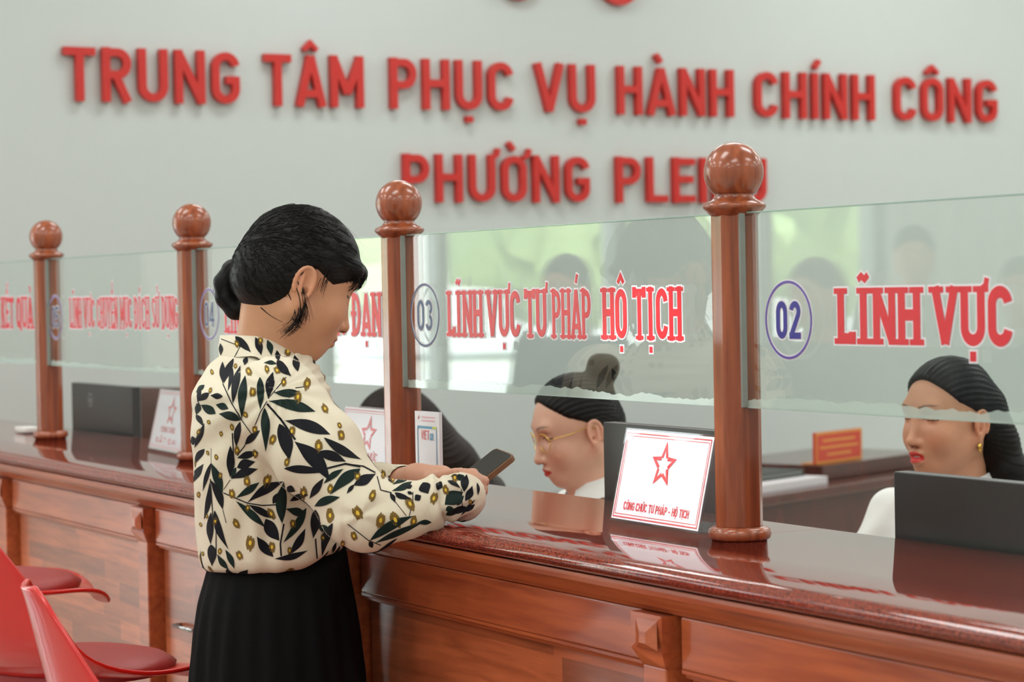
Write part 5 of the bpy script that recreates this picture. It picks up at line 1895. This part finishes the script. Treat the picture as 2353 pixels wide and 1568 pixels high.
def monitor(xl, ztop, w, rz, label, logo=False, y=.205):
    h = .325
    t = empty('computer_monitor', (xl + w / 2, y, .74), 0)
    tag(t, label, 'monitor', 'monitors on the staff desk')
    R = rot(rz)
    o = np.array([xl, y, 0])
    q = lambda a, b, z: o + R @ np.array([a, b, 0]) + np.array([0, 0, z])
    z0 = ztop - h
    m = MB()
    vv = [q(0, 0, z0), q(w, 0, z0), q(w, .022, z0), q(0, .022, z0), q(0, 0, ztop), q(w, 0, ztop), q(w, .022, ztop), q(0, .022, ztop)]
    m.add(vv, [(0, 3, 2, 1), (4, 5, 6, 7), (0, 1, 5, 4), (1, 2, 6, 5), (2, 3, 7, 6), (3, 0, 4, 7)]).build('panel', M_MON, t, bevel=.002)
    MB().obox(q(.0, .0225, z0), q(w, .0225, z0) - q(0, .0225, z0), R @ np.array([0, .002, 0]), (0, 0, h)).build('bezel', M_MONT, t)
    MB().obox(q(.008, .0248, z0 + .014), q(w - .008, .0248, z0 + .014) - q(.008, .0248, z0 + .014), R @ np.array([0, .001, 0]), (0, 0, h - .022)).build('screen', M_SCRN, t)
    MB().box((xl + w / 2 - .028, y + .02, .752), (xl + w / 2 + .028, y + .05, z0 + .10)).build('stand_neck', M_MON, t, bevel=.004)
    MB().box((xl + w / 2 - .12, y + .0, .741), (xl + w / 2 + .12, y + .19, .753)).build('stand_base', M_MON, t, bevel=.003)
    if logo:
        lx, lz, r = .165, ztop - .045, .0175
        lb = MB()
        ln = R @ np.array([0, -.0008, 0])
        pl = lambda a, b_, d: q(lx + a, 0, lz + b_) + ln * (1 + d * 1000)
        stroke_mesh(lb, [(arc(0, 0, 1, 1, 0, 360, 40), True)], 1, r, r, .0030, pl)
        wl = .10
        for xo, st in ((-.55, [([(0, .62), (0, -.42)], False), ([(0, .1), (.22, .2), (.3, .08), (.3, -.42)], False)]), (.12, [([(0, .22), (0, -.75)], False), ([(0, .18), (.3, .18), (.34, -.1), (.3, -.4), (0, -.4)], False)])):
            stroke_mesh(lb, [([(x + xo, y_) for x, y_ in s[0]], False) for s in st], 1, r * .8, r * .8, .0026, pl)
        lb.build('logo', M_LOGO, t)
    return t


monitor(.101, HC + .0945, .54, 0.0, 'dark monitor seen from behind, in front of the clerk with gold earrings')
monitor(-.712, HC + .134, .44, 0.0, 'dark monitor standing right behind the brightly lit white name sign')
monitor(-3.628, HC + .130, .505, 0.0, 'dark monitor with a round logo seen from behind at the 05 window', True)

# ------------------------------------------------------------------ acrylic signs standing on the granite
M_ACR = glassmat('clear_acrylic', (0.97, 0.975, 0.985, 1), ior=1.49)
M_PAPER = mat('white_card', lin(240, 236, 240), rough=.18, coat=1.0, vary=.01, bscale=20)
M_PRINT = mat('red_print', lin(222, 78, 84), rough=.3, coat=.5, vary=.05)
M_PRINTB = mat('blue_print', lin(70, 140, 178), rough=.35, vary=.05)
M_PRINTG = mat('green_print', lin(190, 205, 70), rough=.35)


def name_sign(x, y, rz, label, lines, w=.267, h=.150, tilt=13, emblem=True, grp='acrylic name signs on the granite'):
    t = empty('name_sign', (x, y, HC))
    tag(t, label, 'sign', grp)
    R = rot(rz)
    o = np.array([x, y, HC + .0015])
    ct_, st_ = math.cos(math.radians(tilt)), math.sin(math.radians(tilt))
    q = lambda a, b, d=0.0: o + R @ np.array([a, b * st_ - d * ct_, 0]) + np.array([0, 0, b * ct_ + d * st_])
    e1, e2, e3 = q(w, 0) - q(0, 0), q(0, h) - q(0, 0), q(0, 0, .003) - q(0, 0)
    MB().obox(q(0, 0), e1, e2, -e3).build('front_plate', M_ACR, t)
    pa = MB().obox(q(.003, .004, -.0012), e1 * (1 - .006 / w), e2 * (1 - .007 / h), e3 * .12).build('printed_card', M_PAPER, t)
    # back leg and foot of the bent acrylic
    bk = q(0, h, -.004) - R @ np.array([0, 0, 0])
    foot = o + R @ np.array([0, .10, 0])
    MB().obox(foot, e1, bk - foot, R @ np.array([0, .003, 0])).build('back_plate', M_ACR, t)
    MB().obox(o + R @ np.array([0, .001, 0]), e1, R @ np.array([0, .098, 0]), (0, 0, .002)).build('foot_plate', M_ACR, t)
    pr = MB()
    pl = lambda a, b, d: q(a, b, -.0004 + .0001 - d)
    for ins, th in ((.008, .0016), (.0125, .0009)):
        stroke_mesh(pr, [([(ins, ins), (w - ins, ins), (w - ins, h - ins), (ins, h - ins)], True)], 1, 1, 1, th, pl)
    for text, cx_, cy_, ch, wid in lines:
        run, tot = text_run(text, .17, .10)
        sx = wid / tot
        for xo, c, S in run:
            stroke_mesh(pr, [((([(a + xo, b) for a, b in s[0]]), s[1]) + tuple(s[2:])) for s in S], .17, sx, ch, .17 * min(sx, ch), lambda a, b, d: pl(cx_ - wid / 2 + a, cy_ + b, d))
    if emblem:
        for k in range(5):
            a = math.radians(90 + 72 * k)
            r0, r1 = .014, .031
            c0 = (w / 2, h * .64)
            stroke_mesh(pr, [([(c0[0] + r0 * math.cos(a - .55), c0[1] + r0 * math.sin(a - .55)), (c0[0] + r1 * math.cos(a), c0[1] + r1 * math.sin(a)), (c0[0] + r0 * math.cos(a + .55), c0[1] + r0 * math.sin(a + .55))], False)], 1, 1, 1, .0062, pl)
    pr.build('red_printing', M_PRINT, pa)
    return t


LN1 = [('CÔNG CHỨC TƯ PHÁP - HỘ TỊCH', .1335, .020, .013, .195)]
name_sign(-.356, -.004, -.035, 'brightly lit white acrylic name sign beside the post between the 03 and 02 windows', LN1)
name_sign(-1.415, -.002, -.02, 'white acrylic name sign with red emblem, right beside the sleeve of the printed blouse', [('CÔNG CHỨC', .1335, .045, .016, .12), ('TƯ PHÁP', .1335, .020, .012, .10)])
name_sign(-2.577, .044, -.073, 'white acrylic name sign with red emblem, left of the woman at the 05 window', [('CÔNG CHỨC', .1335, .045, .014, .12), ('ĐẤT ĐAI', .1335, .018, .014, .17)])


def pay_card(x, y, rz, label, vis=True):
    w, h = .088, .158
    t = empty('card_stand', (x, y, HC))
    tag(t, label, 'sign', 'upright payment card stands')
    R = rot(rz)
    o = np.array([x, y, HC + .0015])
    q = lambda a, b, d=0.0: o + R @ np.array([a, -d, 0]) + np.array([0, 0, b])
    MB().obox(q(0, 0), R @ np.array([w, 0, 0]), R @ np.array([0, .006, 0]), (0, 0, h)).build('card_block', M_PAPER, t)
    MB().obox(q(-.004, 0, .03), R @ np.array([w + .008, 0, 0]), R @ np.array([0, .07, 0]), (0, 0, .004)).build('foot', M_ACR, t)
    pl = lambda a, b, d: q(a, b, .0004 - d)
    pr = MB()
    stroke_mesh(pr, [([(.010, .012), (.010, .128)], False), ([(w - .010, .012), (w - .010, .128)], False)], 1, 1, 1, .0022, pl, 0, 0)
    stroke_mesh(pr, [([(.009, .130), (w - .024, .130)], False)], 1, 1, 1, .0045, pl, 0, 0)
    stroke_mesh(pr, [([(w - .024, .130), (w - .009, .130)], False)], 1, 1, 1, .0045, pl, 0, 2)
    for text, x0_, y0_, ch, wid, mi in (('VIET', .022, .108, .017, .030, 1), ('QR', .053, .108, .012, .015, 0)):
        run, tot = text_run(text, .17, .10)
        sx = wid / tot
        for xo, c, S in run:
            stroke_mesh(pr, [((([(a + xo, b) for a, b in s[0]]), s[1]) + tuple(s[2:])) for s in S], .17, sx, ch, .17 * max(sx, .012), lambda a, b, d: pl(x0_ + a, y0_ + b, d), 0, mi)
    stroke_mesh(pr, [([(.012, .144), (.016, .150)], False)], 1, 1, 1, .003, pl, 0, 1)
    for b0 in (.142, .148):
        stroke_mesh(pr, [([(.026, b0), (w - .014, b0)], False)], 1, 1, 1, .0022, pl, 0, 3)
    pr.build('printing', [M_PRINTB, M_PRINT, M_PRINTG, mat('pale_red_print', lin(226, 160, 170), rough=.3)], t)
    return t


pay_card(-.889, -.078, .03, 'upright white payment card in front of the post between the 04 and 03 windows')
pay_card(-3.325, .025, .03, 'upright white payment card behind the post at the left end of the 05 window')
bp_ = onplane(62, 992, 2, HC)
nb_ = MB().box((bp_[0] - .05, bp_[1] - .02, HC + .001), (bp_[0] + .05, bp_[1] + .03, HC + .012)).build('notepad', mat('pad_paper', lin(238, 236, 230), rough=.6, vary=.02), None, bevel=.001)
tag(nb_, 'small white notepad lying by the post at the left end of the 05 window', 'notepad')

# ------------------------------------------------------------------ the desk by the lettered wall
M_DESK = wood('dark_desk_wood', lin(66, 28, 20), lin(96, 44, 30), rough=.25, coat=.5, stretch=(4, 1, .4), scale=10)
ea, eb = onplane(1760, 1141, 2, .76), onplane(2046, 1098, 2, .76)
du = (eb - ea)[:2]; du = du / np.linalg.norm(du); dv = np.array([-du[1], du[0]])
if dv[0] > 0:
    dv = -dv
q = lambda s_, t_, z: np.array([*(ea[:2] + du * s_ + dv * t_), z])
dk = empty('wooden_desk', tuple(q(1, .4, 0)))
tag(dk, 'dark reddish wooden desk standing before the lettered wall', 'desk')
e1 = np.array([*du, 0]); e2 = np.array([*dv, 0])
LEN = 1.9
MB().obox(q(-.45, 0, .725), e1 * LEN, e2 * .75, (0, 0, .035)).build('desk_top', M_DESK, dk, bevel=.006)
MB().obox(q(-.40, .04, .0), e1 * (LEN - .1), e2 * .03, (0, 0, .725)).build('front_panel', M_DESK, dk)
MB().obox(q(-.40, .07, .0), e1 * .03, e2 * .63, (0, 0, .725)).build('side_panel', M_DESK, dk)
MB().obox(q(LEN - .53, .07, .0), e1 * .03, e2 * .63, (0, 0, .725)).build('side_panel', M_DESK, dk)
MB().obox(q(.60, .14, .761), e1 * .82, e2 * .5, (0, 0, .055)).build('raised_ledge', M_DESK, dk, bevel=.004)
rs = empty('desk_sign', tuple(q(.70, .2, .816)))
tag(rs, 'red name sign with an orange border standing on the dark desk', 'sign')
bo = q(.62, .18, .817)
MB().obox(bo, e1 * .33, e2 * .012, (0, 0, .115)).build('sign_board', mat('sign_red', lin(206, 70, 50), rough=.3, vary=.04), rs)
og = mat('sign_gold', lin(222, 146, 64), rough=.3, vary=.04)
fo = MB()
pl = lambda a, b, d: bo + e1 * a - e2 * (.0008 - d) + np.array([0, 0, b])
stroke_mesh(fo, [([(.005, .005), (.325, .005), (.325, .110), (.005, .110)], True)], 1, 1, 1, .009, pl)
for b0, a0, a1_ in ((.083, .05, .28), (.058, .03, .30), (.032, .08, .25)):
    stroke_mesh(fo, [([(a0, b0), (a1_, b0)], False)], 1, 1, 1, .009, pl)
fo.build('gold_border', og, rs)
MB().obox(bo + e2 * .012, e1 * .33, e2 * .05, (0, 0, .004)).build('sign_foot', og, rs)
pst = MB().obox(q(-.42, .06, .761), e1 * .92, e2 * .42, (0, 0, .028)).build('paper_stack', mat('stack_paper', lin(214, 210, 212), rough=.7, vary=.04, bscale=120, stretch=(1, 1, 30)), None)
tag(pst, 'low spread of white papers on the dark desk', 'papers')
fd = empty('folder', tuple(q(.30, .2, .79)))
tag(fd, 'dark folder lying on the white papers on the desk', 'folder')
MB().obox(q(.10, .14, .7895), e1 * .38, e2 * .26, (0, 0, .008)).build('cover', mat('dark_folder', lin(52, 56, 52), rough=.5, vary=.1), fd)
MB().obox(q(.11, .145, .7975), e1 * .36, e2 * .24, (0, 0, .012)).build('pages', mat('folder_pages', lin(140, 142, 138), rough=.7), fd)
MB().obox(q(.10, .14, .8097), e1 * .38, e2 * .26, (0, 0, .003)).build('cover', mat('dark_folder', lin(52, 56, 52), rough=.5, vary=.1), fd)
bxp = q(-.42, .30, .7895)
bk = MB().obox(bxp, e1 * .36, e2 * .2, (0, 0, .05)).build('document_box', mat('box_grey', lin(168, 170, 164), rough=.6, vary=.08), None, bevel=.004)
tag(bk, 'pale grey document box at the near end of the papers on the desk', 'box')

# ------------------------------------------------------------------ red bar stools in front of the counter
M_SHELL = mat('red_plastic', lin(206, 26, 20), rough=.28, coat=.35, vary=.02, bscale=20)
M_PAD = mat('dark_red_pad', lin(150, 34, 32), rough=.45, vary=.06, bscale=40)
M_LEG = mat('dark_metal', lin(40, 30, 28), rough=.3, metal=.6, vary=.1)


def bar_stool(x, y, z, rz, label, k=1.0):
    t = empty('bar_stool', (x, y, 0))
    tag(t, label, 'stool', 'red bar stools along the counter')
    R = rot(rz)
    q = lambda a, b, c: np.array([x, y, z]) + R @ (np.array([a, b, c]) * k)
    pr = [(.235, -.030, .100), (.225, -.012, .145), (.190, .000, .180), (.120, -.004, .205), (.040, -.010, .215), (-.05, -.006, .215), (-.125, .014, .210), (-.175, .055, .200), (-.200, .105, .180), (-.219, .175, .155), (-.234, .240, .128), (-.247, .297, .102), (-.256, .335, .076), (-.262, .352, .045)]
    pr = np.array(pr)
    tt = np.linspace(0, 1, len(pr)); ts = np.linspace(0, 1, 40)
    C = np.stack([np.interp(ts, tt, pr[:, i]) for i in range(3)], 1)
    for _ in range(3):
        C[1:-1] = .25 * C[:-2] + .5 * C[1:-1] + .25 * C[2:]
    n, m = len(C), 22
    vv = []
    for i in range(n):
        a = C[max(i - 1, 0)]; b = C[min(i + 1, n - 1)]
        d = np.array([b[0] - a[0], b[1] - a[1]]); d /= np.linalg.norm(d)
        nr = np.array([d[1], -d[0]])            # towards the sitter
        if nr[1] < 0 and i < n / 2:
            nr = -nr
        bk_ = np.exp(-((ts[i] - .58) / .22) ** 2)
        for j in range(m + 1):
            u = -1 + 2 * j / m
            lift = (.070 * bk_ + .012) * abs(u) ** 2.2
            vv.append(q(C[i, 0] + nr[0] * lift, u * C[i, 2], C[i, 1] + nr[1] * lift))
    ff = [(i * (m + 1) + j, i * (m + 1) + j + 1, (i + 1) * (m + 1) + j + 1, (i + 1) * (m + 1) + j) for i in range(n - 1) for j in range(m)]
    sh = MB().add(vv, ff, 0, True).build('shell', M_SHELL, t)
    md = sh.modifiers.new('thickness', 'SOLIDIFY'); md.thickness = .008; md.offset = 0
    md = sh.modifiers.new('round', 'BEVEL'); md.width = .003; md.segments = 2; md.limit_method = 'ANGLE'
    pv = []
    for r_, h in ((.0, .030), (.06, .030), (.11, .026), (.145, .018), (.162, .006), (.158, -.004)):
        for a in np.linspace(0, 2 * math.pi, 32, endpoint=False):
            pv.append(q(.035 + r_ * math.cos(a) * 1.05, r_ * math.sin(a) * 1.12, h + .006))
    pf = [(i * 32 + j, i * 32 + (j + 1) % 32, (i + 1) * 32 + (j + 1) % 32, (i + 1) * 32 + j) for i in range(5) for j in range(32)]
    MB().add(pv, pf, 0, True).build('seat_pad', M_PAD, t)
    hz = z / k
    MB().tube([q(0, 0, -.035), q(0, 0, -.012)], .10).build('mount_plate', M_LEG, t)
    for a in (45, 135, 225, 315):
        ca, sa = math.cos(math.radians(a)), math.sin(math.radians(a))
        MB().tube([q(.06 * ca, .06 * sa, -.03), q(.15 * ca, .15 * sa, -.04), q(.175 * ca, .175 * sa, -.09), q(.20 * ca, .20 * sa, -hz * .5), q(.245 * ca, .245 * sa, -hz + .012)], .0125 * k).build('leg', M_LEG, t)
    ring = [q(.212 * math.cos(a), .212 * math.sin(a), -hz * .66) for a in np.linspace(0, 2 * math.pi, 33)]
    MB().tube(ring, .009).build('footrest', M_LEG, t)
    return t


sa = P(482, 1872, 3.40); sb = P(135, 1548, 4.0); sc_ = P(-58, 1358, 4.5)
bar_stool(sa[0], sa[1], sa[2], math.radians(79), 'nearest red bar stool, only its curved back in view')
bar_stool(sb[0], sb[1], sb[2], math.radians(104), 'middle red bar stool with a round dark red seat pad')
bar_stool(sc_[0], sc_[1], sc_[2], math.radians(80), 'farthest red bar stool, close against the planked counter')


# ------------------------------------------------------------------ visitors waiting across the hall; they show as reflections in the glass
def visitor(x, y, yaw, h, label, shirt, legs, hairm, long_=False):
    k = h / 1.66
    t = empty('person', (x, y, 0))
    tag(t, label, 'person', 'visitors standing across the hall')
    B = rot(yaw)
    base = np.array([x, y, 0.0])
    ho = base + B @ np.array([.02, 0, 1.53]) * k
    v = Vol(base + (-.55 * k, -.55 * k, 0), base + (.55 * k, .55 * k, 1.75 * k), .0085)
    v.frame(ho, B, k)
    head_shape(v)
    ear_shape(v, 1); ear_shape(v, -1)
    v.frame(base, B, k)
    v.rc((.0, 0, 1.48), (-.01, 0, 1.37), .052, .058, .03)
    v.loft([.86, .95, 1.08, 1.25, 1.35, 1.39], [0, 0, .005, .0, -.01, -.01], [0] * 6, [.10, .105, .095, .105, .08, .05], [.155, .16, .13, .155, .16, .07], 2.2, .02)
    for s_ in (-1, 1):
        v.chain([(-.005, .165 * s_, 1.345), (-.01, .215 * s_, 1.08), (.05, .225 * s_, .86)], [.046, .038, .027], .02)
        v.chain([(0, .08 * s_, .90), (.01, .085 * s_, .48), (-.01, .09 * s_, .08)], [.085, .056, .038], .02)
        v.rc((-.02, .09 * s_, .045), (.13, .10 * s_, .032), .038, .03, .02)
    v.frame()
    for s_ in (-1, 1):
        wr = base + B @ np.array([.05, .225 * s_, .86]) * k
        f = B @ np.array([.15, 0, -.99]); f /= np.linalg.norm(f)
        out = B @ np.array([0, float(s_), 0])
        Rh = np.stack([f, np.cross(out, f), out], 1)
        v.frame(wr, Rh, k)
        hand_shape(v, (.3, .35, .4, .45), .2, s_)
    V, F = v.mesh(1)
    skin_obj('body', [(V, F)], M_SKIN, t, np.tile(SK_C, (len(V), 1)))
    v = Vol(base + (-.5 * k, -.5 * k, .8 * k), base + (.5 * k, .5 * k, 1.45 * k), .009)
    v.frame(base, B, k)
    v.loft([.84, .95, 1.08, 1.25, 1.35, 1.385], [0, 0, .005, .0, -.01, -.01], [0] * 6, [.118, .12, .112, .122, .098, .065], [.175, .175, .15, .172, .178, .09], 2.2, .02)
    for s_ in (-1, 1):
        v.chain([(-.005, .165 * s_, 1.345), (-.01, .215 * s_, 1.10)], [.060, .056], .02)
    V, F = v.mesh(1)
    skin_obj('shirt', [(V, F)], shirt, t)
    v = Vol(base + (-.4 * k, -.4 * k, .05), base + (.4 * k, .4 * k, 1.0 * k), .009)
    v.frame(base, B, k)
    v.ell((0, 0, .90), (.12, .17, .10), .02)
    for s_ in (-1, 1):
        v.chain([(0, .08 * s_, .90), (.01, .085 * s_, .48), (-.005, .09 * s_, .10)], [.098, .075, .065], .02)
    V, F = v.mesh(1)
    skin_obj('trousers', [(V, F)], legs, t)
    v = Vol(ho - .3 * k, ho + .2 * k, .006)
    v.frame(ho, B, k)
    hair_cap(v, front=.072, temple=.03, back=-.06, thick=.012, earz=.034, earx=.01)
    if long_:
        v.rc((-.05, 0, .02), (-.085, 0, -.16), .075, .05, .02)
    V, F = v.mesh(1)
    skin_obj('hair', [(V, F)], hairm, t)
    return t


M_VS = mat('navy_shirt', lin(40, 48, 70), rough=.8, vary=.05)
M_VG = mat('grey_shirt', lin(96, 98, 98), rough=.8, vary=.05)
M_VB = mat('dark_trousers', lin(34, 36, 42), rough=.85, vary=.1)
for (D_, px_, py_, hh, yaw_, lb_, sm_, hm_, lg_) in [
        (7.65, 1310, 590, None, 60, 'visitor in a dark navy shirt, a small reflection in the middle of the 03 window', M_VS, M_HAIR, False),
        (9.35, 2100, 523, None, 40, 'tall visitor in a grey shirt, a reflection by the pale curtain in the 02 window', M_VG, M_HAIR, False),
        (7.3, 1884, 598, None, 75, 'long-haired visitor in a grey shirt, a reflection above the ring of the 02 window', M_VG, M_HAIRB, True),
        (7.65, 2352, 595, None, 50, 'visitor in a navy shirt reflected at the right edge of the 02 window', M_VS, M_HAIR, False)]:
    pv_ = P(px_, py_, D_)
    visitor(pv_[0], -pv_[1], math.radians(yaw_), pv_[2], lb_, sm_, M_VB, hm_, lg_)
